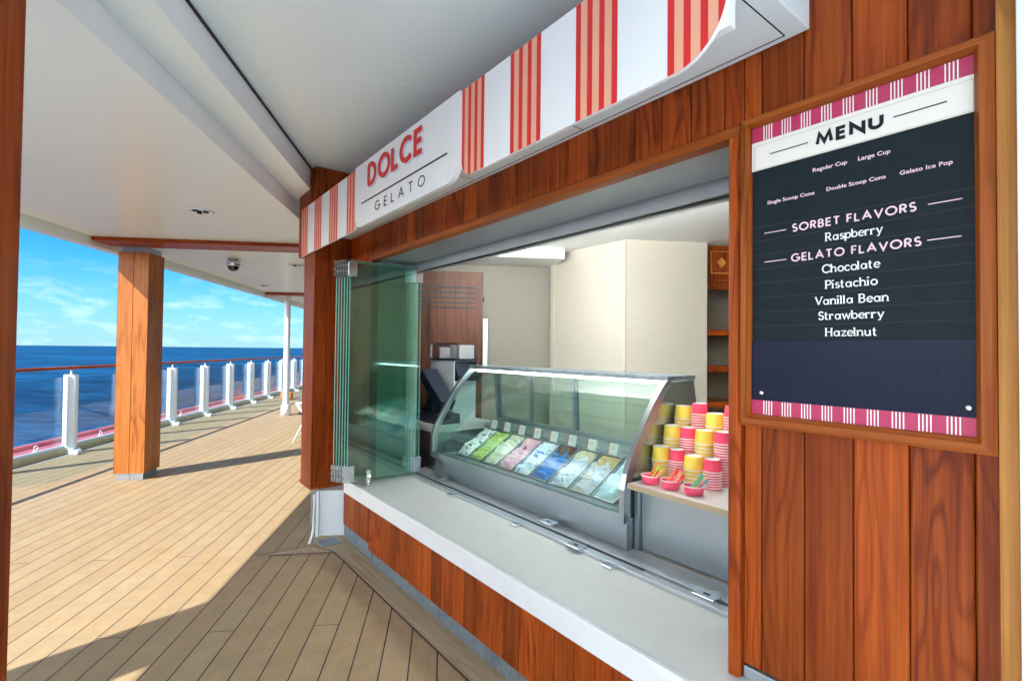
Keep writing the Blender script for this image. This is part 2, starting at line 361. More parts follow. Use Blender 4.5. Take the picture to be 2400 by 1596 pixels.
def sea_material():
    m, n, l, b = new_mat('sea_water')
    t = N(n, 'ShaderNodeTexCoord')
    def wv(sc, st, det=5, ro=.6):
        q = N(n, 'ShaderNodeMapping'); q.inputs['Scale'].default_value = (sc, sc*st, sc); q.inputs['Rotation'].default_value = (0, 0, .5); L(l, t.outputs['Object'], q.inputs[0])
        x = N(n, 'ShaderNodeTexNoise'); x.inputs['Scale'].default_value = 1; x.inputs['Detail'].default_value = det; x.inputs['Roughness'].default_value = ro; L(l, q.outputs[0], x.inputs['Vector'])
        return x.outputs[0]
    a, c, d = wv(.30, 2.4), wv(.06, 2.8), wv(.003, 3.2, 9, .72)
    h = M_(n, l, 'ADD', M_(n, l, 'MULTIPLY', a, .5), M_(n, l, 'MULTIPLY', c, 2.2))
    bp = N(n, 'ShaderNodeBump'); bp.inputs['Strength'].default_value = 1; bp.inputs['Distance'].default_value = 1.1
    L(l, h, bp.inputs['Height']); L(l, bp.outputs[0], b.inputs['Normal'])
    cr = N(n, 'ShaderNodeValToRGB'); e = cr.color_ramp.elements
    e[0].position = .44; e[0].color = (.0008,.014,.065,1); e[1].position = .585; e[1].color = (.010,.13,.30,1)
    L(l, M_(n, l, 'ADD', M_(n, l, 'MULTIPLY', a, .15), M_(n, l, 'ADD', M_(n, l, 'MULTIPLY', c, .25), M_(n, l, 'MULTIPLY', d, .60))), cr.inputs[0])
    fo = N(n, 'ShaderNodeValToRGB'); fo.color_ramp.elements[0].position = .735; fo.color_ramp.elements[0].color = (0,0,0,1); fo.color_ramp.elements[1].position = .80
    L(l, wv(.22, 1.6), fo.inputs[0])
    mx = N(n, 'ShaderNodeMixRGB'); mx.inputs[2].default_value = (.5,.6,.65,1); L(l, fo.outputs[0], mx.inputs[0]); L(l, cr.outputs[0], mx.inputs[1])
    L(l, mx.outputs[0], b.inputs['Base Color']); b.inputs['Roughness'].default_value = .35; b.inputs['Specular IOR Level'].default_value = .06; b.inputs['IOR'].default_value = 1.33
    return m

# ------------------------------------------------------------------ setting: sea, deck, ceilings
m = MB(); m.poly([(-60000,-60000,-19),(60000,-60000,-19),(60000,60000,-19),(-60000,60000,-19)])
struct(m.build('sea', sea_material()))
m = MB(); m.box(-4.98, 9, -9, 46, -.12, 0); struct(m.build('deck', deck_m, F=S))
m = MB(); m.box(-4.97, 9, -9, .95, .002, .006); struct(m.build('bounce_deck', plain('bounce_white', (.80,.82,.84), .6), F=S))  # added white sheet behind the camera, bounces sunlight onto ceiling and front
m = MB(); m.box(-5.12, -4.985, -9, 46, -.12, .075, .004); m.m = 1; m.box(-4.93, -4.895, -9, 46, .001, .006); m.box(-5.075, -5.035, -9, 46, .076, .115)
struct(m.build('kerb', [tan, white], F=S))
m = MB(); m.box(-5.60, -5.2, -9, 46, -.4, .055, .01); m.box(-5.60, -5.52, -9, 46, .055, .105, .01); struct(m.build('hull_ledge', coral, F=S))
m = MB(); m.box(-5.58, -5.0, -9, 46, -19, -.41); struct(m.build('hull', hullgrey, F=S))

Z0, Z1, Z2 = 2.58, 2.71, 2.88
RE = -2.0                        # unseen roof end, set short so sun and sky fill the shade
m = MB()
m.box(-3.62, -1.28, RE, 46, Z0, 3.3); m.box(-1.2799, -1.072, RE, 46, Z1, 3.3)          # low deckhead and the step beside it
m.m = 1; m.box(-1.2799, -1.277, RE+.01, 46, Z0+.001, Z1-.001); m.box(-1.0719, -1.0695, RE+.01, 46, Z1+.001, Z2-.013)  # step faces in brighter paint, standing for the light that falls on them
struct(m.build('ceiling_low', [ceil_m, plain('beam_lit_white', (.88,.90,.90), .4, var=.01)], F=S))
m = MB(); m.box(-1.066, 9, RE, 46, Z2, 3.3); m.m = 1
for y in (-.3, .72, 1.735, 2.75, 3.77, 4.79): m.box(-1.05, 4, y-.0025, y+.0025, Z2-.0015, Z2+.01)
struct(m.build('ceiling_high', [ceil_m, white], F=S))
m = MB(); m.box(-1.0715, -1.060, RE, 4.2, Z2-.012, Z2-.001); struct(m.build('ceiling_gap', black, F=S))
m = MB(); m.box(-3.735, -3.625, RE, 46, 2.487, 3.3, .008); struct(m.build('roof_edge', ceil_m, F=S))

# deck margin boards round the kiosk foot
m = MB()
m.p = 1; m.poly([(-3.62,1.236,.004),(1.5,1.236,.004),(1.5,1.40,.004),(-3.62,1.40,.004)])
KS = (K.inverted() @ S)
def k2(x, y): v = KS @ Vector((x, y, 0)); return (v.x, v.y)
m.p = 2; m.poly([(*k2(-.938,3.88),.004), (-3.621,1.236,.004), (-3.621,1.40,.004), (-3.95,1.45,.004), (-4.03,1.22,.004)])
m.p = 3; m.poly([(*k2(-1.26,3.735),.004), (*k2(-.80,3.728),.004), (-3.622,1.232,.004), (*k2(-.94,3.874),.004)])
m.m = 1
for p, q in (((-3.62,1.232),(1.5,1.232)), (k2(-.938,3.877),(-3.62,1.233)), (k2(-1.26,3.735),k2(-.94,3.876)), (k2(-1.2,3.727),(-3.62,1.228))): m.strip(p, q, .0065, .0055)
mb_ = m.build('deck_border', [margin_m, black], F=K); struct(mb_)

# drain grate and pipe
t = thing('floor_drain', 'small steel slotted drain grate set in the deck at the kiosk corner', 'drain', (-3.81,1.27,.004), K)
m = MB()
m.box(-3.90, -3.75, 1.19, 1.20, .0042, .008); m.box(-3.90, -3.75, 1.33, 1.34, .0042, .008)
for i in range(10): x = -3.90 + i*.0155; m.box(x, x+.0075, 1.20, 1.33, .0042, .008)
m.build('grate', alu, t, K)
m = MB(); m.box(-3.90, -3.75, 1.20, 1.33, .0041, .0043); m.build('pit', black, t, K)
m = MB(); px = [(-.946,3.945,.36),(-.945,3.945,.20),(-.947,3.943,.12),(-.953,3.935,.06),(-.966,3.92,.015),(-.972,3.915,.004)]
m.tube(px, .011); tag(m.build('drain_pipe', white, F=S), 'thin white pipe running down the steel bulkhead and curving onto the deck', 'pipe')

# ------------------------------------------------------------------ columns and ceiling trim
def square_column(name, label, xc, yc, w=.305, top=2.58, mat=None):
    Z0 = top
    t = thing(name, label, 'column', (xc, yc, 0), S, 'teak clad deck columns')
    h = w/2; m = MB(); c = .006; g = .0035
    for k, (dx, dy) in enumerate(((-1,0),(1,0),(0,-1),(0,1))):      # two boards a side with a groove between
        for j in (-1, 1):
            m.p = k*2 + (j > 0) + xc
            a0, a1 = (g/2, h-c*.2) if j > 0 else (-h+c*.2, -g/2)
            if dx: m.box(xc+dx*(h-.02), xc+dx*h, yc+a0, yc+a1, .075, Z0-.105, .002) if True else 0
            else: m.box(xc+a0, xc+a1, yc+dy*(h-.02), yc+dy*h, .075, Z0-.105, .002)
    m.build('cladding', mat or teak_post, t, S)
    m = MB(); i = h-.02
    m.box(xc-i, xc+i, yc-i, yc+i, 0.0, .08, .003); m.m = 1; m.box(xc-.0015, xc+.0015, yc-i-.001, yc-i, 0, .075); m.build('base', [st_z, black], t, S)
    m = MB(); m.box(xc-i, xc+i, yc-i, yc+i, Z0-.11, Z0-.0415, .003); m.m = 1; m.box(xc-.0015, xc+.0015, yc-i-.001, yc-i, Z0-.105, Z0-.042); m.build('cap', [alu, black], t, S)
    m = MB(); m.box(xc-h+.022, xc+h-.022, yc-h+.022, yc+h-.022, .08, Z0-.11); m.build('core', black, t, S)
    return t
square_column('teak_column', 'square teak column on a steel base standing out on the sunlit deck', -3.365, 6.13)
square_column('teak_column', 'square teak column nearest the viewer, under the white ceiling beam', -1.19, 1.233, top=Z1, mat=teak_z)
square_column('teak_column', 'square teak column whose long shadow crosses the near deck', -3.365, .90)
t = thing('round_column', 'slim round white steel column on a wider foot by the far railing', 'column', (-3.368,11.44,0), S)
m = MB(); m.lathe([(.062,.23),(.062,Z0)], (-3.368,11.44,0), 28); m.build('shaft', white, t, S)
m = MB(); m.lathe([(0,.232),(.08,.232),(.095,.222),(.098,0),(0,0)], (-3.368,11.44,0), 28); m.build('foot', white, t, S)
for y, w_, lab in ((5.72, .33, 'teak trim beam under the white deckhead at the square column'), (10.82, .33, 'farther teak trim beam under the deckhead at the round white column'), ):
    m = MB(); m.box(-3.615, -1.0, y-.02, y+w_, Z0-.04, Z0-.001, .003); tag(m.build('ceiling_beam', teak_x, F=S), lab, 'beam', 'teak ceiling beams')

# ------------------------------------------------------------------ railing
m = MB(); m.extrude([(-5.0+.036*math.cos(a*math.pi/9), 1.15+.02*math.sin(a*math.pi/9)) for a in range(18)], 'y', -6, 40, True)
tag(m.build('handrail', teak_y, F=S), 'long varnished teak handrail running along the glass railing', 'handrail')
def rail_post(y, label):
    x = -4.995
    t = thing('rail_post', label, 'rail post', (x, y, 0), S, 'white posts of the glass railing')
    m = MB(); n = 18
    pl = [(x - .02 + .105*math.cos(a)*(1.0 if math.cos(a) > 0 else .62), y + .058*math.sin(a)) for a in [2*math.pi*k/n for k in range(n)]]
    m.extrude(pl, 'z', .062, 1.06, True); m.build('shaft', white, t, S, bevel=.004)
    m = MB(); m.cyl((x, y, 1.058), (x, y, 1.137), .013); m.build('stem', white, t, S)
    m = MB(); m.box(x-.10, x+.13, y-.085, y+.085, .003, .022, .006); m.extrude([(x-.1, .02), (x+.12, .02), (x+.08, .065), (x-.08, .065)], 'y', y-.065, y+.065)
    m.build('foot', white, t, S)
    m = MB(); m.cyl((x+.155, y-.125, .035), (x+.155, y-.06, .035), .032, 14); m.box(x+.06, x+.155, y-.11, y-.075, .006, .055, .004); m.build('cleat', white, t, S)
    m = MB(); m.box(x-.012, x+.012, y-.082, y-.066, .12, 1.05); m.box(x-.012, x+.012, y+.066, y+.082, .12, 1.05); m.build('glazing_channel', white, t, S)
    return t
NUM = ['first','second','third','fourth','fifth','sixth','seventh','eighth','ninth','tenth']
post_y = [7.56 + 1.283*k for k in range(12)]
p0 = rail_post(post_y[0], 'white railing post nearest the camera, left of the square teak column')
for k in range(1, 12):
    lab = ('white railing post hidden behind the square teak column' if k == 1 else 'white railing post, %s to the right past the square teak column' % (NUM[k-2]) if k < 6 else
           'white railing post, %s one beyond the round white column' % NUM[k-6] if k > 6 else 'white railing post just before the round white column')
    dup(p0, S @ Vector((0, 1.283*k, 0)), lab)
dup(p0, S @ Vector((0, -1.283, 0)), 'white railing post at the left edge beside the near teak column')
for k in range(-2, 12):
    y0 = post_y[0] + 1.283*k + .075; y1 = y0 + 1.283 - .15
    m = MB(); m.box(-5.058, -5.048, y0, y1, .118, 1.02)
    lab = ('clear glass railing panel left of the nearest white post' if k == -1 else 'clear glass railing panel just left of the square teak column' if k == 0 else 'clear glass railing panel behind the near teak column' if k == -2 else
           'clear glass railing panel, %s to the right of the square teak column' % NUM[k-1] if k < 7 else 'far clear glass railing panel, %s beyond the round white column' % NUM[k-7])
    tag(m.build('glass_panel', glass_rail, F=S), lab, 'glass panel', 'glass panels of the railing')
for k, y in enumerate((7.42, 8.68, 11.1)):
    m = MB(); m.lathe([(.03, 0), (.032, .012), (.0, .014)], (-5.30, y, .055), 16)
    m.tube([(-5.30, y + .03*math.cos(a), .10 + .032*math.sin(a)) for a in [2*math.pi*q/16 for q in range(17)]], .007, 8)
    tag(m.build('pad_eye', white, F=S), ['white ring on the coral ledge left of the nearest post','white ring on the coral ledge just left of the square column','white ring on the coral ledge past the square column'][k], 'deck ring', 'white rings on the coral ledge')

# ------------------------------------------------------------------ things on the deckhead
def downlight(x, y, label):
    t = thing('ceiling_downlight', label, 'downlight', (x, y, Z0), S, 'recessed ceiling downlights')
    m = MB(); m.lathe([(.105,-.001),(.105,-.010),(.092,-.012),(.07,-.004)], (x, y, Z0), 32); m.build('trim_ring', white, t, S)
    m = MB(); m.lathe([(.07,-.003),(.05,-.002),(0,-.0015)], (x, y, Z0), 24); m.build('lens', chrome, t, S)
    for a in range(3):
        m = MB(); m.cyl((x+.045*math.cos(a*2.1), y+.045*math.sin(a*2.1), Z0-.012), (x+.045*math.cos(a*2.1), y+.045*math.sin(a*2.1), Z0-.003), .02, 12); m.build('bulb', navy, t, S)
for x, y, lab in ((-2.027,4.482,'chrome ringed downlight in the white deckhead, nearest the camera'), (-2.016,7.187,'chrome ringed downlight partly hidden by the kiosk corner'), (-3.245,9.642,'small chrome ringed downlight far along the deckhead')): downlight(x, y, lab)
m = MB(); m.lathe([(0,-.006),(.12,-.006),(.125,0)], (-3.222, 8.759, Z0), 28); tag(m.build('ceiling_speaker', ceil_m, F=S), 'round flush cream speaker disc in the deckhead beyond the dome camera', 'speaker')
t = thing('dome_camera', 'security dome camera hanging from the white deckhead', 'security camera', (-2.687,6.845,Z0), S)
m = MB(); m.lathe([(.055,0),(.055,-.03),(.083,-.035),(.083,-.085),(.068,-.095)], (-2.687,6.845,Z0), 32); m.build('housing', chrome, t, S)
m = MB(); m.lathe([(.066,-.094),(.063,-.12),(.045,-.145),(.02,-.157),(0,-.159)], (-2.687,6.845,Z0), 28); m.build('dome', plain('smoked_dome', (.01,.01,.012), .08, spec=.8), t, S)

# ------------------------------------------------------------------ folding chair and bag, mostly behind the kiosk corner
t = thing('deck_chair', 'white framed folding deck chair with navy sling behind the kiosk corner', 'chair', (-2.2,8.1,0), S)
cx, cy = -2.215, 8.12
m = MB()
for dy in (0, .5):
    m.tube([(cx-.06, cy+dy, .0), (cx+.12, cy+dy, .38), (cx+.28, cy+dy, .95)], .014); m.tube([(cx+.5, cy+dy, 0), (cx+.1, cy+dy, .42), (cx-.02, cy+dy, .60)], .014)
    m.tube([(cx-.03, cy+dy, .60), (cx+.45, cy+dy, .64)], .016)
m.tube([(cx+.02, cy, .12), (cx+.02, cy+.5, .12)], .011); m.build('frame', white, t, S)
m = MB(); m.extrude([(cx-.02,.43),(cx+.42,.36),(cx+.42,.372),(cx-.02,.442)], 'y', cy+.02, cy+.48); m.build('seat', navy, t, S)
m = MB(); m.extrude([(cx+.40,.40),(cx+.62,1.0),(cx+.635,.995),(cx+.415,.395)], 'y', cy+.02, cy+.48); m.build('backrest', navy, t, S)
m = MB(); m.box(-4.55, -4.25, 14.9, 15.15, .004, .20, .05); m.box(-4.42, -4.38, 14.9, 15.15, .2, .28, .01)
tag(m.build('orange_bag', plain('orange_cloth', (.85,.24,.03), .7)), 'small orange bag on the deck beyond the round column', 'bag'); D.objects['orange_bag'].matrix_basis = S

# ------------------------------------------------------------------ the kiosk
WF = 1.485                         # face of the plank wall
kiosk = thing('gelato_kiosk', 'teak plank gelato kiosk with a long white sill and open serving window', 'kiosk', (-2.3,1.9,0), K)
PITCH = .1165
def planks(mb, u0, u1, v, z0, z1, phase, pitch, th=.02, grain=0):
    k = math.floor((u0 - phase)/pitch)
    while phase + k*pitch < u1 - 1e-4:
        a = max(u0, phase + k*pitch); b = min(u1, phase + (k+1)*pitch); k += 1
        if b - a < .004: continue
        mb.p = k*1.713 + grain; c = .0035; g = .0012
        mb.extrude([(a+g, v+th), (a+g, v+c), (a+g+c, v), (b-g-c, v), (b-g, v+c), (b-g, v+th)], 'z', z0, z1)
m = MB()
planks(m, -.768, -.20, WF, .53, Z2-.002, -.7155, PITCH)
planks(m, -4.10, -.768, WF, 2.138, Z2-.002, -.7155, PITCH, grain=3)
planks(m, -4.10, -3.62, WF, .489, 2.138, -.7155, PITCH, grain=5)
m.build('plank_wall', teak_z, kiosk, K)
m = MB()
m.box(-4.11, 2, WF+.0205, WF+.16, 2.145, Z2-.004); m.box(-4.11, -3.625, WF+.0205, 1.80, .3, 2.143); m.box(-.80, 2, WF+.0205, WF+.16, .0, 2.143)
m.build('wall_core', black, kiosk, K)
# corner pier
m = MB(); m.p = 11; m.box(-4.325, -4.053, 1.19, 1.21, .36, Z2-.002, .004)
for k, (a, b) in enumerate(((1.2105,1.30),(1.302,1.3905),(1.3925,1.484))): m.p = 21+k*3; m.extrude([(a,0),(a,.001)], 'x', 0, 0) if False else m.box(-4.09, -4.053, a, b, .372, Z2-.002, .002)
m.p = 31; m.box(-4.34, -4.05, 1.186, 1.49, .350, .371, .003); m.p = 33; m.box(-4.325, -4.30, 1.2105, 1.9, .372, Z2-.002)
m.build('corner_pier', teak_z, kiosk, K)
m = MB(); m.p = 41
for k in range(5): m.p = 41+k*1.7; m.box(-4.42, -4.11, 1.17+k*.13, 1.17+k*.13+.128, 2.2, Z2-.001, .002)
m.build('upper_side_wall', teak_z, kiosk, K)
# window frame
m = MB(); m.p = 3; m.extrude([(1.46,2.103),(1.512,2.103),(1.512,2.14),(1.468,2.14),(1.46,2.132)], 'x', -3.62, -.768); top_rail = m.build('frame_head', teak_frame, kiosk, K)
m = MB(); m.p = 5; m.extrude([(-.806,1.52),(-.806,1.468),(-.800,1.46),(-.774,1.46),(-.768,1.468),(-.768,1.52)], 'z', .4905, 2.102); m.build('frame_jamb', teak_z, kiosk, K)
m = MB(); m.p = 7; m.extrude([(-3.62,1.52),(-3.62,1.468),(-3.614,1.46),(-3.585,1.46),(-3.58,1.468),(-3.58,1.52)], 'z', .4905, 2.102); m.build('frame_jamb', teak_z, kiosk, K)
m = MB(); m.box(-3.60, -.79, 1.513, 1.787, 2.106, 2.13); m.box(-3.62, -3.585, 1.521, 1.85, .4905, 2.105); m.box(-.80, -.775, 1.521, 1.85, .4905, 2.105); m.build('window_reveal', alu, kiosk, K)
m = MB(); m.box(-3.58, -.80, 1.79, 1.80, 2.046, 2.104); m.box(-3.58, -.80, 1.845, 1.855, 2.046, 2.104); m.box(-3.58, -.80, 1.801, 1.844, 2.085, 2.104); m.m = 1; m.box(-3.58, -.80, 1.8005, 1.8445, 2.05, 2.084); m.build('head_track', [alu, black], kiosk, K)
m = MB(); m.box(-3.9, .28, 1.8005, 1.86, 2.1045, 2.404); m.build('inner_header', in_white, kiosk, K)
# sill and low wall
m = MB(); m.box(-3.705, 1.5, 1.325, 1.347, .391, .489, .004); m.build('sill_front', sill_edge, kiosk, K)
m = MB(); m.box(-3.705, 1.5, 1.3475, 2.0, .44, .4885); m.build('sill_top', sill_m, kiosk, K)
m = MB()
planks(m, -3.30, 1.2, 1.355, .093, .3905, -3.30, .1085, grain=9)
planks(m, -3.776, -3.303, 1.352, .138, .3905, -3.776, .0787, grain=17)
m.build('low_wall', teak_z, kiosk, K)
m = MB(); m.box(-3.28, 1.5, 1.374, 1.42, 0, .40); m.box(-3.86, -3.2805, 1.39, 1.43, 0, .40); m.box(-3.30, -3.27, 1.366, 1.374, .0, .092); m.build('kick_plate', st_dull, kiosk, K)
m = MB(); m.box(-.763, 1.5, 1.478, 1.50, .4895, .525, .002); m.build('base_flashing', alu, kiosk, K)
# white steel bulkhead under the pier, set square to the ship
m = MB(); m.box(-.958, -.70, 4.078, 4.3, 0, .348); m.m = 0; m.build('bulkhead', white, kiosk, S)
m = MB(); m.box(-.962, -.94, 4.06, 4.0775, 0.0, .346); m.build('bulkhead_rib', white, kiosk, S)
# white corner beyond the menu
m = MB(); m.p = 51; m.box(-.2065, -.172, 1.452, 1.53, .49, Z2-.003, .006); m.build('corner_trim', teak_trim, kiosk, K)
m = MB(); m.box(-.1715, 3.2, 1.42, 1.53, .49, Z2-.003, .004); m.build('white_wall', white, kiosk, K)
m = MB(); m.box(1.5, 3.2, 1.3, 1.4195, 0, .488); m.build('white_wall_foot', white, kiosk, K)
# canopy box over the window
m = MB(); m.box(-4.30, -.582, 1.205, 1.4835, 2.3415, 2.57, .004); m.m = 1
m.box(-4.0, -.637, 1.4565, 1.4605, 2.3405, 2.3418); m.box(-.6395, -.636, 1.215, 1.4565, 2.3405, 2.3418); m.box(-2.2, -2.197, 1.215, 1.456, 2.3405, 2.3418); m.box(-1.42, -1.417, 1.215, 1.456, 2.3405, 2.3418)
m.build('canopy_box', [ceil_m, black], kiosk, K)
# interior shell
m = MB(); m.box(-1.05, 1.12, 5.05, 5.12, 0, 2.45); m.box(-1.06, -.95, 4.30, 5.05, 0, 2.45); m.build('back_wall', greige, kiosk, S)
m = MB(); m.box(-3.74, -2.80, 3.4, 3.46, 0, 2.42); m.build('inner_wall', beige, kiosk, K)
m = MB(); m.box(1.535, 2.27, 4.12, 4.18, 0, 2.42); m.build('inner_wall', beige, kiosk, S)
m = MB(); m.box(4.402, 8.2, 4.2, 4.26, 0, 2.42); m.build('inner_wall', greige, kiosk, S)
m = MB(); m.box(-3.7, -3.68, 3.396, 3.3995, .0, 2.4); m.box(-2.803, -2.786, 3.392, 3.3995, 0, 2.41); m.build('wall_joint_trim', plain('beige_trim', (.66,.58,.46), .5), kiosk, K)
m = MB(); m.box(-1.05, 8.3, -1.5, 5.2, 2.405, 2.43)
mm = m
o = mm.build('inner_ceiling', in_white, kiosk, S)
# keep the ceiling sheet behind the front wall
bmx = bmesh.new(); bmx.from_mesh(o.data)
Ki = (S.inverted() @ K)
co = Ki @ Vector((0, 1.66, 0)); no = (Ki.to_3x3() @ Vector((0, 1, 0)))
g = bmesh.ops.bisect_plane(bmx, geom=bmx.verts[:]+bmx.edges[:]+bmx.faces[:], plane_co=co, plane_no=no, clear_inner=True); 
bmesh.ops.holes_fill(bmx, edges=[e for e in bmx.edges if e.is_boundary]); bmx.to_mesh(o.data); bmx.free()
m = MB(); m.box(-1.04, 1.10, 4.55, 5.04, 2.30, 2.404, .004); m.build('ceiling_bulkhead', in_white, kiosk, S)
m = MB(); m.box(.30, .36, 1.65, 9.0, 0, 2.42); m.build('side_wall', beige, kiosk, K)
m = MB(); m.box(-4.0, .3, 1.66, 6.5, -.02, .012); m.build('inner_floor', plain('tile_floor', (.25,.23,.2), .5), kiosk, K)

# lit lamp strip inside the window head
t = thing('strip_lamp', 'long lit strip lamp fixed behind the steel window head inside the kiosk', 'lamp', (-2.2,1.9,2.1), K)
m = MB(); m.box(-3.3, -.9, 1.862, 1.95, 2.066, 2.10, .004); m.build('housing', white, t, K)
m = MB(); m.box(-3.28, -.92, 1.87, 1.94, 2.101, 2.115, .004); m.build('diffuser', lamp_m, t, K)

# louvred door at the back
t = thing('louvred_door', 'dark wood door with five black louvre slots at the back of the kiosk', 'door', (-.03,5.04,0), S)
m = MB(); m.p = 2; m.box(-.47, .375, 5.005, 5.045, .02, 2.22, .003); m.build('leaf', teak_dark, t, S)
m = MB()
for z in (2.064, 2.012, 1.962, 1.912, 1.864): m.box(-.42, .303, 5.0035, 5.006, z-.008, z+.008)
m.build('louvre', black, t, S)
m = MB(); m.box(.383, .43, 5.02, 5.045, 1.28, 1.76, .003); m.build('hinge_plate', chrome, t, S)
m = MB(); m.box(.376, .39, 5.0, 5.02, 1.93, 1.97); m.build('latch', black, t, S)

# cabinet with shelves
t = thing('shelf_cabinet', 'teak cabinet with a diamond panel over open shelves inside the kiosk', 'cabinet', (2.8,4.3,0), S)
m = MB(); m.p = 4; m.box(2.272, 4.4, 4.2, 4.23, 2.07, 2.40); m.box(2.272, 2.302, 4.2, 4.65, 0, 2.069); m.box(4.37, 4.4, 4.2, 4.65, 0, 2.069); m.box(2.303, 4.369, 4.205, 4.24, 2.01, 2.068); m.build('carcass', teak_z, t, S)
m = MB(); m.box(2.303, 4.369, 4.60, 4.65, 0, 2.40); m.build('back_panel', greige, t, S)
for z in (1.625, 1.30, .98): m = MB(); m.p = z; m.box(2.303, 4.369, 4.21, 4.599, z-.026, z+.026, .002); m.build('shelf', teak_x, t, S)
m = MB()
for a in ((2.343,2.555,2.344,2.352),(2.343,2.555,2.150,2.158),(2.343,2.351,2.158,2.344),(2.547,2.555,2.158,2.344)): m.box(a[0],a[1],4.188,4.1995,a[2],a[3])
m.extrude([(2.449,2.295),(2.489,2.25),(2.449,2.205),(2.409,2.25)], 'y', 4.19, 4.1995); m.build('diamond_moulding', teak_trim, t, S)

# ------------------------------------------------------------------ folding glass door, stacked at the left of the opening
t = thing('folding_glass_door', 'folded stack of frameless glass door panels with steel clamps at the window', 'glass door', (-3.50,1.5,.5), K)
def clamp(mb, u, v0, v1, z0, z1, w): mb.box(u-w, u+w, v0, v1, z0, z1, .004)
for i in range(6):
    u = -3.462 - i*.0235; sk = -.011*i
    m = MB(); m.box(u-.005, u+.005, 1.262+sk, 1.808+sk, .512, 2.066); pane = m.build('pane', glass_door, t, K)
    m = MB(); m.box(u-.0051, u+.0051, 1.2605+sk, 1.2618+sk, .512, 2.066); m.box(u-.0051, u+.0051, 1.8082+sk, 1.8095+sk, .512, 2.066); m.box(u-.0051, u+.0051, 1.263+sk, 1.807+sk, 2.0663, 2.0675); m.build('edge', glass_edge, pane, K)
    if i < 5:
        m = MB()
        for z0, z1 in ((.525, .635), (1.955, 2.055)):
            clamp(m, u, 1.245+sk, 1.31+sk, z0, z1, .0085); clamp(m, u, 1.765+sk, 1.825+sk, z0, z1, .0085)
            for q in (0, .04, .08): m.cyl((u, 1.235+sk, z0+q), (u, 1.235+sk, z0+q+.032), .010, 12)
        m.build('clamp', chrome, pane, K)
m = MB(); m.box(-3.44, -3.42, 1.385, 1.415, .515, .60, .003); m.cyl((-3.43,1.40,.49), (-3.43,1.40,.52), .008); m.cyl((-3.42,1.40,.56), (-3.40,1.40,.56), .009); m.build('floor_bolt', chrome, t, K)
m = MB(); m.box(-3.445, -3.40, 1.385, 1.42, .4892, .502, .003); m.build('bolt_keeper', chrome, t, K)
# floor track
t = thing('sliding_track', 'long steel floor track with black slot and catches across the sill', 'track', (-2.3,1.8,.489), K)
m = MB(); m.box(-3.57, -.80, 1.755, 1.80, .4892, .506, .002); m.box(-3.57, -.80, 1.83, 1.86, .4892, .506, .002); m.build('channel', alu, t, K)
m = MB(); m.box(-3.57, -1.39, 1.801, 1.829, .4892, .500); m.build('slot', black, t, K)
for u in (-2.8554, -2.1735, -1.5055): m = MB(); m.box(u-.03, u+.03, 1.712, 1.754, .4892, .505, .003); m.build('bracket', chrome, t, K)
for u, v in ((-3.23,1.86), (-2.06,1.862), (-1.735,1.748), (-1.08,1.80)):
    m = MB(); m.box(u-.045, u+.045, v-.02, v+.04, .507, .516, .002); m.m = 1; m.box(u-.014, u+.012, v+.005, v+.015, .5155, .5175); m.build('catch', [chrome, black], t, K)

# ------------------------------------------------------------------ gelato case
case = thing('gelato_case', 'curved glass stainless steel gelato display case on the counter', 'display case', (-2.5,2.2,.489), K)
UL, UR = -3.47, -1.575
m = MB(); m.box(UL+.01, UR-.005, 1.945, 2.55, .49, .64, .004); m.build('plinth', st_x, case, K)
front = [(1.925,.66),(1.925,.78),(1.945,.855),(1.985,.93),(2.04,1.02),(2.10,1.11),(2.165,1.195),(2.235,1.27),(2.275,1.30)]
m = MB(); m.extrude([(1.915,.625),(1.945,.625),(1.945,.655),(1.925,.668),(1.915,.668)], 'x', UL, UR); m.build('front_rail', st_x, case, K)
m = MB(); m.extrude([(2.262,1.296),(2.52,1.296),(2.52,1.322),(2.262,1.322)], 'x', UL, UR); m.build('top', st_dull, case, K, bevel=.004)
m = MB()
sec = [(y, z) for y, z in front] + [(y+.006, z-.003) for y, z in front[::-1]]
for a, b in zip(front, front[1:]):
    pass
A = [m.pts([(u, y, z) for y, z in front]) for u in (UL+.03, UR-.03)]; B = [m.pts([(u, y+.006, z-.002) for y, z in front]) for u in (UL+.03, UR-.03)]
for Q in (A, B):
    for i in range(len(front)-1): m.face([Q[0][i], Q[1][i], Q[1][i+1], Q[0][i+1]], True)
m.build('front_glass', glass_case, case, K)
def arch(u0, u1, name):
    m = MB()
    outer = [(1.915,.625)] + [(y-.008, z+.004) for y, z in front] ; inner = [(y+.034, z-.016) for y, z in front[::-1]] + [(1.965,.625)]
    m.extrude(outer + inner, 'x', u0, u1); m.build(name, st_z, case, K)
arch(UR-.03, UR, 'end_frame'); arch(UL, UL+.03, 'end_frame')
side = [(1.965,.50)] + [(y+.034, z-.016) for y, z in front] + [(2.52,1.295),(2.545,1.18),(2.56,.50)]
m = MB(); m.extrude(side, 'x', UR-.022, UR-.012); m.build('side_panel', steel('polished_steel', (.50,.53,.53), .24, 'z'), case, K)
m = MB(); m.extrude([(y, z) for y, z in side if z > .6], 'x', UL+.012, UL+.018); m.build('side_glass', glass_case, case, K)
m = MB(); m.extrude([(2.50,1.296),(2.535,1.296),(2.575,.60),(2.54,.60)], 'x', UL+.02, UL+.06); m.extrude([(2.50,1.296),(2.535,1.296),(2.575,.60),(2.54,.60)], 'x', UR-.06, UR-.02)
m.extrude([(2.515,.86),(2.565,.86),(2.565,.89),(2.515,.89)], 'x', UL+.06, UR-.06); m.build('rear_frame', st_z, case, K)
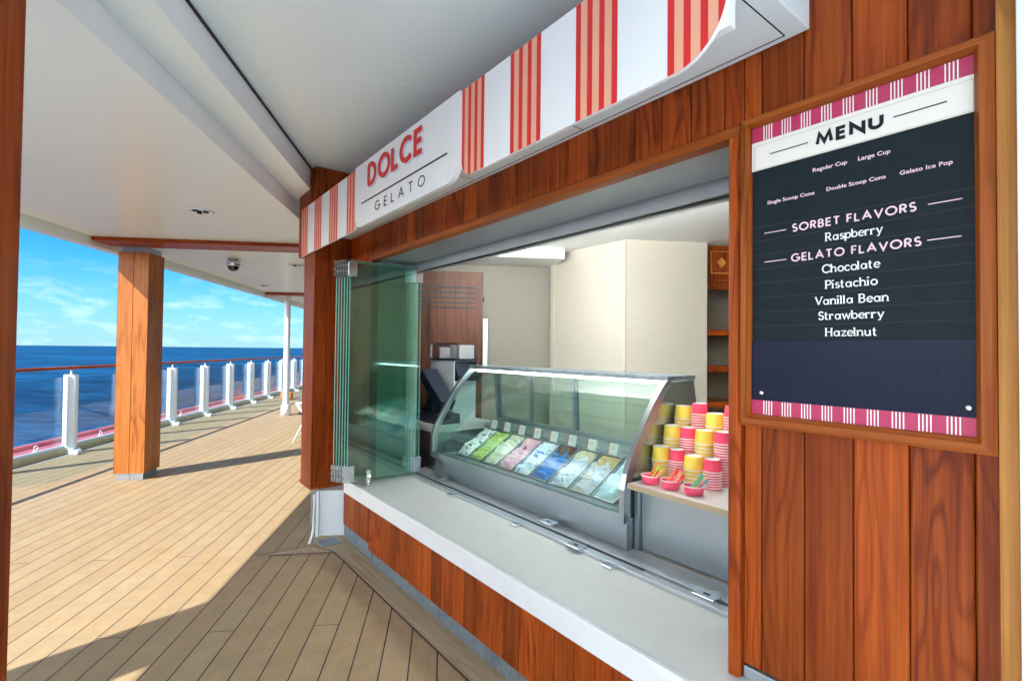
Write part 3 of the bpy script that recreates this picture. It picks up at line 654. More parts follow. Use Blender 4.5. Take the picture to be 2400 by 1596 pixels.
for a, b, dz in ((-3.40,-2.98,0), (-3.02,-2.50,.012), (-2.54,-1.64,0)):
    m = MB(); m.extrude([(2.512+dz,1.29),(2.518+dz,1.29),(2.545+dz,.89),(2.539+dz,.89)], 'x', a, b); pane = m.build('sliding_pane', glass_case, case, K)
    m = MB()
    for u in (a, b-.025): m.extrude([(2.508+dz,1.295),(2.522+dz,1.295),(2.549+dz,.89),(2.535+dz,.89)], 'x', u, u+.025)
    m.build('pane_frame', st_z, pane, K)
m = MB(); m.extrude([(1.96,.60),(2.53,.60),(2.53,.86),(2.50,.865),(2.40,.835),(2.395,.61),(2.02,.61),(1.96,.66)], 'x', UL+.035, UR-.035); m.build('well', st_x, case, K)
m = MB(); m.box(UL+.05, UR-.05, 2.30, 2.33, 1.276, 1.295); m.build('tube_lamp', tube_m, case, K)

# gelato tubs
def gelato_mat(name, base, blot=None, amount=.5, scale=9, spot=None):
    m, n, l, b = new_mat(name)
    t = N(n, 'ShaderNodeTexCoord'); cur = None
    bn = N(n, 'ShaderNodeTexNoise'); bn.inputs['Scale'].default_value = 22; bn.inputs['Detail'].default_value = 6; L(l, t.outputs['Object'], bn.inputs['Vector'])
    r0 = N(n, 'ShaderNodeMixRGB'); r0.inputs[1].default_value = rgba([c*.8 for c in base]); r0.inputs[2].default_value = rgba([min(1, c*1.1) for c in base]); L(l, bn.outputs[0], r0.inputs[0]); cur = r0.outputs[0]
    for k, q in enumerate(blot or []):
        col, lo, sc = q
        x = N(n, 'ShaderNodeTexNoise'); x.inputs['Scale'].default_value = sc; x.inputs['Detail'].default_value = 3; x.inputs['Distortion'].default_value = 2.5
        mp_ = N(n, 'ShaderNodeMapping'); mp_.inputs['Location'].default_value = (k*3.1, 1.7*k, 0); L(l, t.outputs['Object'], mp_.inputs[0]); L(l, mp_.outputs[0], x.inputs['Vector'])
        r = N(n, 'ShaderNodeValToRGB'); r.color_ramp.elements[0].position = lo; r.color_ramp.elements[1].position = min(1, lo+.05); L(l, x.outputs[0], r.inputs[0])
        mx = N(n, 'ShaderNodeMixRGB'); mx.inputs[2].default_value = rgba(col); L(l, r.outputs[0], mx.inputs[0]); L(l, cur, mx.inputs[1]); cur = mx.outputs[0]
    L(l, cur, b.inputs['Base Color']); b.inputs['Roughness'].default_value = .38; bq = N(n, 'ShaderNodeTexNoise'); bq.inputs['Scale'].default_value = 70; bq.inputs['Detail'].default_value = 4; L(l, t.outputs['Object'], bq.inputs['Vector'])
    bp = N(n, 'ShaderNodeBump'); bp.inputs['Strength'].default_value = .5; bp.inputs['Distance'].default_value = .008; L(l, bq.outputs[0], bp.inputs['Height']); L(l, bp.outputs[0], b.inputs['Normal'])
    return m
flav = [  # blue parts are sky reflections painted into the gelato colours
 ('white gelato streaked with black cookie bits in the tub farthest from the cups', (.80,.82,.80), [((.02,.02,.025), .56, 20)], None),
 ('pistachio green gelato in a tub between black streaked and cream gelato', (.40,.50,.10), [((.62,.68,.30), .55, 14), ((.25,.32,.05), .62, 20)], None),
 ('plain cream coloured gelato in the tub left of the pink one', (.72,.70,.50), [((.80,.79,.66), .55, 12)], None),
 ('pink gelato with dark red berry swirls in the tub', (.84,.42,.50), [((.45,.02,.04), .63, 13), ((.88,.62,.66), .58, 10)], None),
 ('white gelato with painted blue sky reflections in the tub left of the blue fronted one', (.74,.80,.86), [((.05,.16,.55), .58, 13), ((.30,.22,.2), .66, 24)], None),
 ('chocolate brown gelato with its front painted blue as a sky reflection', (.02,.17,.52), [], (.16,.07,.035)),
 ('pale gelato flecked with brown specks and a tan rear in the tub', (.76,.80,.86), [((.12,.09,.09), .60, 30), ((.35,.45,.75), .62, 10)], (.68,.56,.38)),
 ('lilac and tan gelato with painted blue sky reflections in the tub', (.62,.62,.72), [((.04,.10,.50), .60, 16), ((.62,.50,.34), .58, 11)], (.62,.42,.16)),
 ('pale blue white gelato with yellow flecks in the tub nearest the cups', (.66,.82,.88), [((.72,.60,.25), .62, 18)], None)]
fa = math.atan2(.815-.645, 2.37-2.08)
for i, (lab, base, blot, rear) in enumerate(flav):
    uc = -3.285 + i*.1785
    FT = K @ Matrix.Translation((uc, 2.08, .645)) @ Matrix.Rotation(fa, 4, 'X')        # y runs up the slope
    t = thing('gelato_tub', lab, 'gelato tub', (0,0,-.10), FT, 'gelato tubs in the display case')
    m = MB(); w, ln = .080, .338
    for a, b in (((-w,0),(w,0)), ((w,0),(w,ln)), ((w,ln),(-w,ln)), ((-w,ln),(-w,0))):
        (x0,y0),(x1,y1) = a, b
        m.box(min(x0,x1)-.003, max(x0,x1)+.003, min(y0,y1)-.003, max(y0,y1)+.003, -.12, .004)
    m.build('pan', st_x, t, FT)
    m = MB(); nx, ny = 16, 34; g = []
    for q in range(ny+1):
        row = []
        for p_ in range(nx+1):
            x, y = -w+.004 + (2*w-.008)*p_/nx, .004 + (ln-.008)*q/ny
            e_ = min(1, min(p_, nx-p_)/3) * min(1, min(q, ny-q)/3)
            h = -.006 + e_*(.022 + .005*math.sin(34*x + 9*math.sin(19*y+i)) + .006*math.sin(26*y + 2.3*i + 22*x) + .003*math.sin(55*y-40*x+i) + random.uniform(-.0018, .0018))
            row.append(m.bm.verts.new((x, y, h*1.25)))
        g.append(row)
    for q in range(ny):
        for p_ in range(nx):
            m.m = 1 if rear and q > ny*.70 + 3*math.sin(p_*.7) else 0
            m.face([g[q][p_], g[q][p_+1], g[q+1][p_+1], g[q+1][p_]], True)
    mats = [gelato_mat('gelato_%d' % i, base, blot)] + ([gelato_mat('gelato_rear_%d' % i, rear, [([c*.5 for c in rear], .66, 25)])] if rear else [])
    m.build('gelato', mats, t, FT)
    # name card
    FC = K @ Matrix.Translation((uc-.025, 2.40, .835)) @ Matrix.Rotation(R(-14), 4, 'X')
    c = thing('name_card', 'small cream flavour card behind the ' + ['black streaked','green','plain cream','pink','white and sky-reflection blue','blue sky-reflection','brown specked','lilac and tan','yellow flecked'][i] + ' gelato', 'name card', (0,0,0), FC, 'flavour name cards in the display case')
    m = MB(); m.box(-.038, .038, -.0015, .0015, -.02, .050); m.m = 1; m.box(-.038, -.031, -.0022, -.0016, -.018, .050); m.m = 2
    for z in (.012, .022, .032): m.box(-.018, .022, -.0022, -.0016, z, z+.002)
    m.build('card', [paper, red, st_dull], c, FC)
    m = MB(); m.box(-.006, .058, .002, .005, -.024, .040); m.build('holder', glass_clear, c, FC)

# ------------------------------------------------------------------ side counter with cups
t = thing('cup_counter', 'steel side counter with a pale wood edged top holding the cup stacks', 'counter', (-1.1,2.3,0), K)
m = MB(); m.box(-1.565, -.45, 1.93, 2.55, .797, .8195); m.m = 1; m.box(-1.565, -.45, 1.926, 1.9298, .796, .8195); m.build('top', [sill_m, plain('ply_edge', (.46,.36,.22), .5)], t, K)
m = MB(); m.box(-1.55, -.45, 2.02, 2.5, .49, .796); m.build('front_panel', st_x, t, K)
m = MB(); m.box(-1.575, -1.553, 1.995, 2.06, .49, .795, .003); m.build('corner_post', st_z, t, K)
ORD = ['topmost','second','third','fourth','fifth','sixth','seventh','eighth','ninth','tenth','eleventh','twelfth','thirteenth','fourteenth','fifteenth','sixteenth','seventeenth','eighteenth','nineteenth','twentieth','twenty-first','twenty-second','twenty-third','twenty-fourth','twenty-fifth','twenty-sixth','twenty-seventh','twenty-eighth','twenty-ninth','thirtieth']
def cup_mesh(name, h, rb, rr, mat):
    m = MB(); n = 28
    m.m = 0; m.lathe([(rb-.0015, h), (rb, h-.0015), (rb+(rr-rb)*.93, .006), (rr, .004)], n=n)
    m.m = 1; m.lathe([(rr, .004), (rr+.002, .002), (rr+.0015, -.001), (rr-.001, -.0015), (rr-.004, .004), (rb-.004, h-.009)], n=n)
    m.lathe([(rb-.0015, h), (rb-.004, h), (rb-.005, h-.005), (0, h-.005)], n=n); m.lathe([(rb-.004, h-.009), (0, h-.009)], n=n)
    bmesh.ops.recalc_face_normals(m.bm, faces=m.bm.faces[:])
    me = D.meshes.new(name); m.bm.to_mesh(me); m.bm.free(); me.materials.append(mat); me.materials.append(cup_white); return me
me_red = cup_mesh('paper_cup', .055, .0345, .0415, cup_red); me_yel = cup_mesh('paper_cup', .066, .040, .0455, cup_yel)
stacks = [ # u, v, height, colour, where
 (-1.263,2.160,.138,'r','front pink stack beside the jamb'), (-1.360,2.160,.138,'y','front yellow stack behind the green spoons'),
 (-1.448,2.160,.153,'r','front pink stack behind the orange spoons'), (-1.540,2.160,.154,'y','front yellow stack behind the red spoons'),
 (-1.263,2.253,.254,'r','middle-row pink stack against the jamb'), (-1.360,2.253,.250,'y','middle-row yellow stack between pink stacks'),
 (-1.448,2.253,.251,'r','middle-row pink stack between yellow stacks'), (-1.540,2.253,.251,'y','middle-row yellow stack beside the case'),
 (-1.266,2.346,.369,'r','back pink stack half behind the jamb'), (-1.358,2.346,.325,'y','back yellow stack between pink stacks'),
 (-1.442,2.346,.368,'r','back pink stack between yellow stacks'), (-1.536,2.346,.346,'y','back yellow stack beside the case')]
for u, v, h, c, where in stacks:
    me, ch, pitch_ = (me_red, .055, .0125) if c == 'r' else (me_yel, .066, .0185)
    cnt = max(1, round((h - ch)/pitch_) + 1)
    for k in range(cnt):                                   # k counts from the top
        z = .8212 + (cnt-1-k)*((h-ch)/(cnt-1))
        o = D.objects.new('paper_cup', me); COL.objects.link(o)
        o.matrix_basis = K @ Matrix.Translation((u+random.uniform(-.001,.001), v+random.uniform(-.001,.001), z)) @ Matrix.Rotation(random.uniform(0,6), 4, 'Z') @ Matrix.Rotation(random.uniform(-.012,.012), 4, 'X')
        col = 'pink' if c == 'r' else 'yellow'
        tag(o, ('topmost %s cup of %s' % (col, where)) if k == 0 else ('%s %s cup from the top of %s' % (ORD[k], col, where)), 'paper cup', 'paper cups stacked upside down on the side counter')
sp_cols = {'red': (.75,.05,.04), 'orange': (.88,.28,.06), 'yellow green': (.55,.68,.08), 'peach': (.9,.45,.25), 'green': (.10,.48,.12), 'teal': (.03,.36,.42), 'pink': (.85,.2,.3), 'yellow': (.85,.7,.1)}
sp_m = {k: plain('spoon_'+k.replace(' ', '_'), v, .3, var=.02) for k, v in sp_cols.items()}
bowls = [(-1.499,'leftmost pink spoon bowl',['red','orange','yellow green','red','orange','yellow green','red','peach','orange','yellow green']),
         (-1.389,'middle pink spoon bowl',['orange','peach','red','orange','peach','orange','pink','peach','orange','red']),
         (-1.270,'pink spoon bowl nearest the window jamb',['green','teal','yellow green','green','teal','green','pink','red','teal','yellow'])]
for bi, (u, where, cols) in enumerate(bowls):
    t = thing('spoon_bowl', 'small pink paper bowl of %s spoons on the side counter' % ['red and green','orange and peach','green and blue'][bi], 'bowl', (u,2.02,.82), K, 'pink paper bowls of spoons')
    m = MB(); m.lathe([(0,.0),(.0395,0),(.0455,.036)], (u,2.02,.8215), 32); m.lathe([(.043,.036),(.037,.004),(0,.004)], (u,2.02,.8215), 32); m.build('cup', bowl_pink, t, K)
    m = MB(); m.lathe([(.0450,.0355),(.0475,.036),(.0475,.040),(.0445,.0405),(.0428,.036)], (u,2.02,.8215), 32); m.build('rim', cup_white, t, K)
    for k, cn_ in enumerate(cols):
        a = -.35 + .7*k/9 + random.uniform(-.05,.05); off = -.03 + .06*k/9
        m = MB(); ln = .105 + random.uniform(-.01,.01)
        m.box(-.0035, .0035, -.0012, .0012, 0, ln*.72, .001)
        m.extrude([(-.0035,ln*.72),(.0035,ln*.72),(.0085,ln*.80),(.0085,ln*.97),(.006,ln),(-.006,ln),(-.0085,ln*.97),(-.0085,ln*.80)], 'y', -.001, .001)
        FS = K @ Matrix.Translation((u+off*.8-.008, 2.02-.012+.003*(k % 5), .829)) @ Matrix.Rotation(R(40)+random.uniform(-.1,.1), 4, 'Y') @ Matrix.Rotation(a*.6, 4, 'X') @ Matrix.Rotation(random.uniform(-.5,.5), 4, 'Z')
        cnt = cols.count(cn_)
        where_n = '' if cnt == 1 else ['first ','second ','third ','fourth ','fifth '][cols[:k].count(cn_)]
        tag(m.build('plastic_spoon', sp_m[cn_], F=FS), '%s%s plastic spoon from the left in the %s' % (where_n, cn_, where) if cnt > 1 else 'only %s plastic spoon in the %s' % (cn_, where), 'spoon', 'plastic spoons in the bowls')

# ------------------------------------------------------------------ till corner at the left, behind the glass
t = thing('till_counter', 'white topped counter with steel front beside the gelato case', 'counter', (-3.8,2.2,0), K)
m = MB(); m.box(-4.02, -3.53, 1.98, 2.55, .785, .84, .004); m.build('top', sill_m, t, K)
m = MB(); m.box(-4.0, -3.54, 2.0, 2.5, .49, .784); m.build('front_panel', st_z, t, K)
t = thing('cash_register', 'black cash register with a tilted screen on the till counter', 'cash register', (-3.75,2.1,.84), K)
m = MB(); m.box(-3.99, -3.56, 2.03, 2.24, .8405, .92, .008); m.build('base', navy, t, K)
FR = K @ Matrix.Translation((-3.74, 2.10, 1.10)) @ Matrix.Rotation(R(36), 4, 'Y')
m = MB(); m.box(-.23, .20, -.05, .09, -.035, .06, .012); m.build('screen', navy, t, FR)
m = MB(); m.box(-.2, .17, -.051, -.0495, -.022, -.012); m.build('port_strip', black, t, FR)
m = MB(); m.extrude([(-3.88,.918),(-3.72,.918),(-3.70,1.06),(-3.76,1.09)], 'y', 2.06, 2.16); m.build('stand', navy, t, K)
t = thing('white_machine', 'white box machine with a black side standing behind the cash register', 'machine', (-3.9,2.35,.84), K)
m = MB(); m.box(-4.13, -3.72, 2.27, 2.5, .8405, 1.355, .006); m.build('body', white, t, K)
m = MB(); m.extrude([(-3.719,1.35),(-3.66,1.22),(-3.68,1.18),(-3.719,1.18)], 'y', 2.28, 2.5); m.box(-4.13, -3.70, 2.265, 2.5, 1.3555, 1.368); m.build('side_cover', navy, t, K)
t = thing('acrylic_box', 'clear acrylic box with dividers on top of the white machine', 'box', (-3.9,2.35,1.37), K)
m = MB()
for a in ((-4.13,-3.66,2.27,2.275,1.3685,1.50),(-4.13,-3.66,2.475,2.48,1.3685,1.50),(-4.13,-4.125,2.275,2.475,1.3685,1.50),(-3.665,-3.66,2.275,2.475,1.3685,1.50),(-4.13,-3.66,2.27,2.48,1.501,1.505)): m.box(*a)
m.build('shell', glass_clear, t, K)
m = MB(); m.box(-3.99, -3.975, 2.28, 2.47, 1.37, 1.47); m.box(-3.84, -3.68, 2.30, 2.45, 1.37, 1.49, .004); m.build('divider', cup_white, t, K)
m = MB(); m.box(-4.13, -3.66, 2.264, 2.2695, 1.494, 1.506); m.box(-4.13,-4.122,2.264,2.2695,1.37,1.494); m.box(-3.668,-3.66,2.264,2.2695,1.37,1.494); m.build('edging', chrome, t, K)

# ------------------------------------------------------------------ lettering
def outline_text(txt, u0, u1, z0, cap, v, th=.0015, bold=0.0, ref=None, fit_y=None):
    """built-in font lettering on the plane v, cap height and width fitted"""
    c = D.curves.new('lettering', 'FONT'); c.body = txt; c.size = 1; c.extrude = .5; c.offset = bold; c.resolution_u = 3
    o = D.objects.new('lettering', c); COL.objects.link(o); dg = bpy.context.evaluated_depsgraph_get()
    me = D.meshes.new_from_object(o.evaluated_get(dg)); D.objects.remove(o); D.curves.remove(c)
    xs = [p.co.x for p in me.vertices]; k = cap/.729
    x0, x1 = min(xs), max(xs); sx_ = (u1-u0)/(x1-x0)
    out = []
    vv = [(u0+(p.co.x-x0)*sx_, v - th*(p.co.z+.5), z0 + p.co.y*k) for p in me.vertices]
    ff = [tuple(p.vertices) for p in me.polygons]; D.meshes.remove(me)
    return vv, ff
def add_text(mb, *a, **k):
    vv, ff = outline_text(*a, **k); V = mb.pts(vv)
    for f in ff: mb.face([V[i] for i in f], False)
def arc(cx, cy, rx, ry, a0, a1, n=22): return [(cx+rx*math.cos(R(a0+(a1-a0)*i/n)), cy+ry*math.sin(R(a0+(a1-a0)*i/n))) for i in range(n+1)]
GL = { # geometric sans capitals: advance width, strokes in a unit-high box (stroke centre lines)
 'D': (.80, [[(.0,0),(.0,1)], [(.0,1),(.28,1)] + arc(.28,.5,.44,.5,90,-90) + [(.0,0)]]),
 'O': (1.0, [arc(.5,.5,.5,.5,0,360,40)]), 'L': (.46, [[(0,1),(0,0),(.46,0)]]),
 'C': (.86, [arc(.5,.5,.5,.5,48,312,30)]), 'E': (.47, [[(.50,1),(0,1),(0,0),(.50,0)], [(0,.52),(.46,.52)]]),
 'G': (.98, [arc(.5,.5,.5,.5,46,352,30) + [(.98,.47),(.56,.47)]]), 'A': (.86, [[(0,0),(.43,1),(.86,0)], [(.15,.33),(.71,.33)]]),
 'T': (.62, [[(0,1),(.62,1)], [(.31,1),(.31,0)]]), 'M': (.98, [[(0,0),(.14,1),(.49,.12),(.84,1),(.98,0)]]), 'N': (.78, [[(0,0),(0,1),(.78,0),(.78,1)]]),
 'U': (.68, [[(0,1),(0,.34)] + arc(.34,.34,.34,.34,180,360,16) + [(.68,1)]]),
 'S': (.50, [arc(.25,.745,.235,.255,40,258,16) + arc(.25,.255,.25,.255,85,-148,18)]),
 'R': (.56, [[(0,0),(0,1)], [(0,1),(.25,1)] + arc(.25,.74,.27,.26,90,-90,14) + [(0,.48)], [(.22,.48),(.56,0)]]),
 'B': (.54, [[(0,0),(0,1)], [(0,1),(.24,1)] + arc(.24,.76,.24,.24,90,-90,12) + [(0,.52)], [(.2,.52),(.26,.52)] + arc(.26,.26,.28,.26,90,-90,14) + [(0,0)]]),
 'F': (.46, [[(.48,1),(0,1),(0,0)], [(0,.52),(.42,.52)]]), 'V': (.78, [[(0,1),(.39,0),(.78,1)]]), ' ': (.34, [])}
def ribbon(mb, pts, w, v0, v1, tr):
    pts = [p for i, p in enumerate(pts) if i == 0 or (Vector(p)-Vector(pts[i-1])).length > 1e-5]
    n = len(pts); closed = n > 3 and (Vector(pts[0])-Vector(pts[-1])).length < 1e-4
    P = [Vector(p) for p in pts]
    if closed: P = P[:-1]; n -= 1
    Lf, Rt = [], []
    for i in range(n):
        a = P[i-1] if (i or closed) else None; c = P[(i+1) % n] if (i < n-1 or closed) else None
        d1 = (P[i]-a).normalized() if a is not None else None; d2 = (c-P[i]).normalized() if c is not None else None
        if d1 is None: d1 = d2
        if d2 is None: d2 = d1
        n1 = Vector((-d1.y, d1.x)); n2 = Vector((-d2.y, d2.x)); mN = n1+n2
        mN = n1 if mN.length < .25 else mN / max(.30, mN.dot(n1))
        Lf.append(P[i]+mN*w/2); Rt.append(P[i]-mN*w/2)
    def V3(p, v): x, z = tr(p); return (x, v, z)
    q = [[mb.bm.verts.new(V3(p, v)) for p in A] for A in (Lf, Rt) for v in (v0, v1)]   # Lf v0, Lf v1, Rt v0, Rt v1
    rng = range(n) if closed else range(n-1)
    for i in rng:
        j = (i+1) % n
        mb.face([q[0][i], q[0][j], q[2][j], q[2][i]], False); mb.face([q[0][i], q[1][i], q[1][j], q[0][j]], False); mb.face([q[2][i], q[2][j], q[3][j], q[3][i]], False); mb.face([q[1][i], q[3][i], q[3][j], q[1][j]], False)
    if not closed:
        mb.face([q[0][0], q[2][0], q[3][0], q[1][0]], False); mb.face([q[0][-1], q[1][-1], q[3][-1], q[2][-1]], False)
def caps(mb, txt, u0, u1, z0, cap, v, weight=.15, gap=.16, th=.002, dx=0, dz=0):
    adv = 0; lay = []
    for ch in txt: lay.append((adv, ch)); adv += GL[ch][0] + gap + (weight if ch != ' ' else 0)
    tot = adv - gap - weight; w = weight*cap
    sx_ = (u1-u0-w)/(tot*cap); k = 0
    for a, ch in lay:
        for st in GL[ch][1]:
            k += 1
            tr = lambda p, a=a: (u0 + w/2 + dx + (a*cap + p[0])*sx_ if False else u0 + w/2 + dx + p[0], p[1] + dz)
            pts = [((a + x)*cap*sx_, z0 + w/2 + y*(cap-w)) for x, y in st]
            ribbon(mb, pts, w, v - th - (k % 3)*.00025, v, tr)

SER = .5
def sf(*xs): return [(SER, [(x0, y), (x1, y)]) for x0, x1, y in xs]
GS = { # bracket-serif letters: advance width, (weight, stroke)
 'a': (.66, [(.9, arc(.25,.31,.25,.31,0,360,24)), (1.2, [(.52,.64),(.52,.08),(.60,0)])]),
 'b': (.60, [(1.2, [(0,1),(0,0)]), (.95, [(0,.2)] + arc(.30,.32,.25,.32,-150,150,22) + [(0,.45)])] + sf((-.12,0,1))),
 'c': (.54, [(1.0, arc(.28,.32,.28,.32,42,318,22))]), 'e': (.58, [(1.0, arc(.28,.32,.28,.32,0,318,24)), (.6, [(.03,.33),(.55,.33)])]),
 'h': (.64, [(1.2, [(0,1),(0,0)]), (1.0, [(0,.40)] + arc(.26,.40,.24,.24,160,0,14) + [(.50,0)])] + sf((-.12,0,1),(-.12,.12,0),(.38,.63,0))),
 'n': (.64, [(1.2, [(0,.64),(0,0)]), (1.0, [(0,.40)] + arc(.26,.40,.24,.24,160,0,14) + [(.50,0)])] + sf((-.12,0,.64),(-.12,.12,0),(.38,.63,0))),
 'i': (.18, [(1.2, [(0,.64),(0,0)]), (1.6, [(0,.88),(0,1.02)])] + sf((-.12,0,.64),(-.12,.12,0))), 'l': (.18, [(1.2, [(0,1),(0,0)])] + sf((-.12,0,1),(-.12,.12,0))),
 'o': (.60, [(1.05, arc(.29,.32,.29,.32,0,360,26))]),
 'p': (.60, [(1.2, [(0,.64),(0,-.30)]), (.95, [(0,.2)] + arc(.30,.32,.25,.32,-150,150,22) + [(0,.45)])] + sf((-.12,0,.64),(-.12,.14,-.30))),
 'r': (.46, [(1.2, [(0,.64),(0,0)]), (1.0, [(0,.36)] + arc(.22,.40,.20,.22,160,35,10))] + sf((-.12,0,.64),(-.12,.14,0))),
 's': (.44, [(1.0, arc(.20,.48,.17,.155,35,262,12) + arc(.20,.165,.20,.165,82,-150,14))]),
 't': (.40, [(1.15, [(.08,.92),(.08,.14)] + arc(.22,.14,.14,.13,180,300,8)), (.6, [(-.08,.63),(.30,.63)])]),
 'u': (.66, [(1.1, [(0,.64),(0,.24)] + arc(.22,.24,.22,.24,180,340,12)), (1.2, [(.48,.64),(.48,.06),(.58,0)])] + sf((-.12,0,.64),(.36,.48,.64))),
 'w': (.86, [(1.1, [(0,.64),(.20,0),(.41,.60),(.62,0),(.82,.64)])] + sf((-.12,.12,.64),(.72,.92,.64))),
 'y': (.58, [(1.15, [(0,.64),(.27,.02)]), (.85, [(.54,.64),(.18,-.28),(.02,-.28)])] + sf((-.12,.12,.64),(.42,.64,.64))),
 'z': (.50, [(.8, [(.0,.56),(.0,.63),(.44,.63),(.02,.01),(.46,.01),(.46,.12)])]),
 'R': (.78, [(1.25, [(.06,0),(.06,1)]), (1.0, [(.06,1),(.32,1)] + arc(.32,.74,.24,.26,90,-90,14) + [(.06,.48)]), (1.1, [(.32,.48),(.62,.04),(.72,0)])] + sf((-.08,.06,1),(-.08,.20,0))),
 'P': (.66, [(1.25, [(.06,0),(.06,1)]), (1.0, [(.06,1),(.34,1)] + arc(.34,.72,.26,.28,90,-90,14) + [(.06,.44)])] + sf((-.08,.06,1),(-.08,.20,0))),
 'B': (.70, [(1.25, [(.06,0),(.06,1)]), (1.0, [(.06,1),(.32,1)] + arc(.32,.76,.22,.24,90,-90,12) + [(.1,.52)]), (1.0, [(.2,.52),(.34,.52)] + arc(.34,.26,.26,.26,90,-90,14) + [(.06,0)])] + sf((-.08,.06,1),(-.08,.06,0))),
 'H': (.84, [(1.25, [(.06,0),(.06,1)]), (1.25, [(.68,0),(.68,1)]), (.7, [(.06,.52),(.68,.52)])] + sf((-.08,.20,1),(-.08,.20,0),(.54,.82,1),(.54,.82,0))),
 'V': (.80, [(1.25, [(.02,1),(.38,0)]), (.8, [(.74,1),(.38,0)])] + sf((-.10,.16,1),(.62,.86,1))),
 'C': (.86, [(1.1, arc(.46,.5,.46,.5,42,318,28)), (.7, [(.80,.72),(.80,.95)])]), 'S': (.58, [(1.1, arc(.27,.745,.235,.255,36,258,14) + arc(.27,.255,.26,.255,85,-150,16)), (.6, [(.47,.8),(.47,1)]), (.6, [(.03,.0),(.03,.22)])]), ' ': (.30, [])}
def serif(mb, txt, u0, u1, z0, cap, v, weight=.120, gap=.15, th=.0008):
    adv = 0; lay = []
    for ch in txt: lay.append((adv, ch)); adv += GS[ch][0] + gap
    w = weight*cap; sx_ = (u1-u0-w)/((adv-gap)*cap); k = 0
    for a, ch in lay:
        for wt, st in GS[ch][1]:
            k += 1
            pts = [((a + x)*cap*sx_, z0 + w/2 + y*(cap-w)) for x, y in st]
            ribbon(mb, pts, w*wt, v - th - (k % 5)*.00016, v, lambda p: (u0 + w/2 + p[0], p[1]))

# ------------------------------------------------------------------ shop sign over the window
sign = thing('shop_sign', 'long white shop sign with red stripes reading DOLCE GELATO over the window', 'sign', (-2.5,1.17,2.2), K)
SV = 1.165; ZB, ZT = 2.198, 2.583
def panel_outline(u0, u1, r0, r1, n=8):
    pl = [(u0, ZT)]
    pl += [(u0+r0-r0*math.cos(R(90*i/n)), ZB+r0-r0*math.sin(R(90*i/n))) for i in range(n+1)] if r0 else [(u0, ZB)]
    pl += [(u1-r1+r1*math.sin(R(90*i/n)), ZB+r1-r1*math.cos(R(90*i/n))) for i in range(n+1)] if r1 else [(u1, ZB)]
    return pl + [(u1, ZT)]
def zlow(u, u0, u1, r0, r1):
    if r0 and u < u0+r0: return ZB + r0 - math.sqrt(max(0, r0*r0 - (u0+r0-u)**2))
    if r1 and u > u1-r1: return ZB + r1 - math.sqrt(max(0, r1*r1 - (u-u1+r1)**2))
    return ZB
def striped(u0, u1, r0, r1, bands):
    m = MB(); m.extrude(panel_outline(u0, u1, r0, r1), 'y', SV, SV+.012)
    for a, b in bands:
        for k in range(7):
            m.m = 1 if k % 2 == 0 else 2
            wr, wp = (b-a)*.128, (b-a)*.1627
            x = a + sum(wr if j % 2 == 0 else wp for j in range(k)); y = x + (wr if k % 2 == 0 else wp)
            n = 6 if (r0 and x < u0+r0) or (r1 and y > u1-r1) else 1
            for j in range(n):
                p, q = x+(y-x)*j/n, x+(y-x)*(j+1)/n
                m.poly([(p, SV-.0012, max(zlow(p,u0,u1,r0,r1), ZB)), (q, SV-.0012, max(zlow(q,u0,u1,r0,r1), ZB)), (q, SV-.0012, ZT), (p, SV-.0012, ZT)])
    return m.build('striped_panel', [sign_white, red, peach], sign, K)
striped(-4.335, -3.1, 0, .075, [(-4.333,-4.155), (-3.978,-3.812), (-3.628,-3.458), (-3.276,-3.102)])
striped(-1.864, -.645, .075, .15, [(-1.8635,-1.695), (-1.518,-1.342), (-1.167,-.992), (-.816,-.6455)])
m = MB(); m.extrude(panel_outline(-3.098, -1.866, .075, .105), 'y', SV-.012, SV+.012); m.build('name_panel', sign_white, sign, K)
m = MB(); caps(m, 'DOLCE', -2.890, -2.205, 2.412, .137, SV-.0125, .185, .14, .006); m.build('lettering', red, sign, K)
m = MB(); caps(m, 'DOLCE', -2.868, -2.183, 2.400, .137, SV-.0122, .185, .14, .001); m.build('letter_shade', pale_blue, sign, K)
m = MB(); m.box(-2.992, -1.969, SV-.0136, SV-.0125, 2.332, 2.3405); caps(m, 'GELATO', -2.782, -2.178, 2.246, .055, SV-.0125, .115, .85, .0012); m.build('lettering', ink, sign, K)
m = MB(); m.box(-4.29, -.6455, SV+.0125, 1.2045, 2.26, 2.57); m.build('spacer', sign_white, sign, K)

# ------------------------------------------------------------------ menu board
menu = thing('menu_board', 'framed dark menu board listing sorbet and gelato flavors on the teak wall', 'menu board', (-.49,1.47,1.24), K)
BV = 1.478
m = MB()
def frame_piece(a, b, c, d):                       # outer a,b to inner c,d : mitred moulding in steps
    (ax,az),(bx,bz),(cx_,cz),(dx,dz) = a, b, c, d
    for k, (t0, t1, v0, v1) in enumerate(((0,.22,1.457,1.452),(.22,.70,1.452,1.452),(.70,1,1.452,1.470))):
        def P(t, s, v): x0, z0 = (ax+(cx_-ax)*t, az+(cz-az)*t); x1, z1 = (bx+(dx-bx)*t, bz+(dz-bz)*t); return (x0 if s == 0 else x1, v, z0 if s == 0 else z1)
        m.poly([P(t0,0,v0), P(t0,1,v0), P(t1,1,v1), P(t1,0,v1)])
    m.poly([(ax,1.457,az),(bx,1.457,bz),(bx,1.4845,bz),(ax,1.4845,az)]); m.poly([(cx_,1.470,cz),(dx,1.470,dz),(dx,1.4845,dz),(cx_,1.4845,cz)])
ou = (-.7655,-.2075,1.237,2.141); inn = (-.738,-.243,1.270,2.114)
m.p = 61; frame_piece((ou[0],ou[3]),(ou[1],ou[3]),(inn[0],inn[3]),(inn[1],inn[3])); m.build('frame_rail', teak_frame, menu, K, recalc=False)
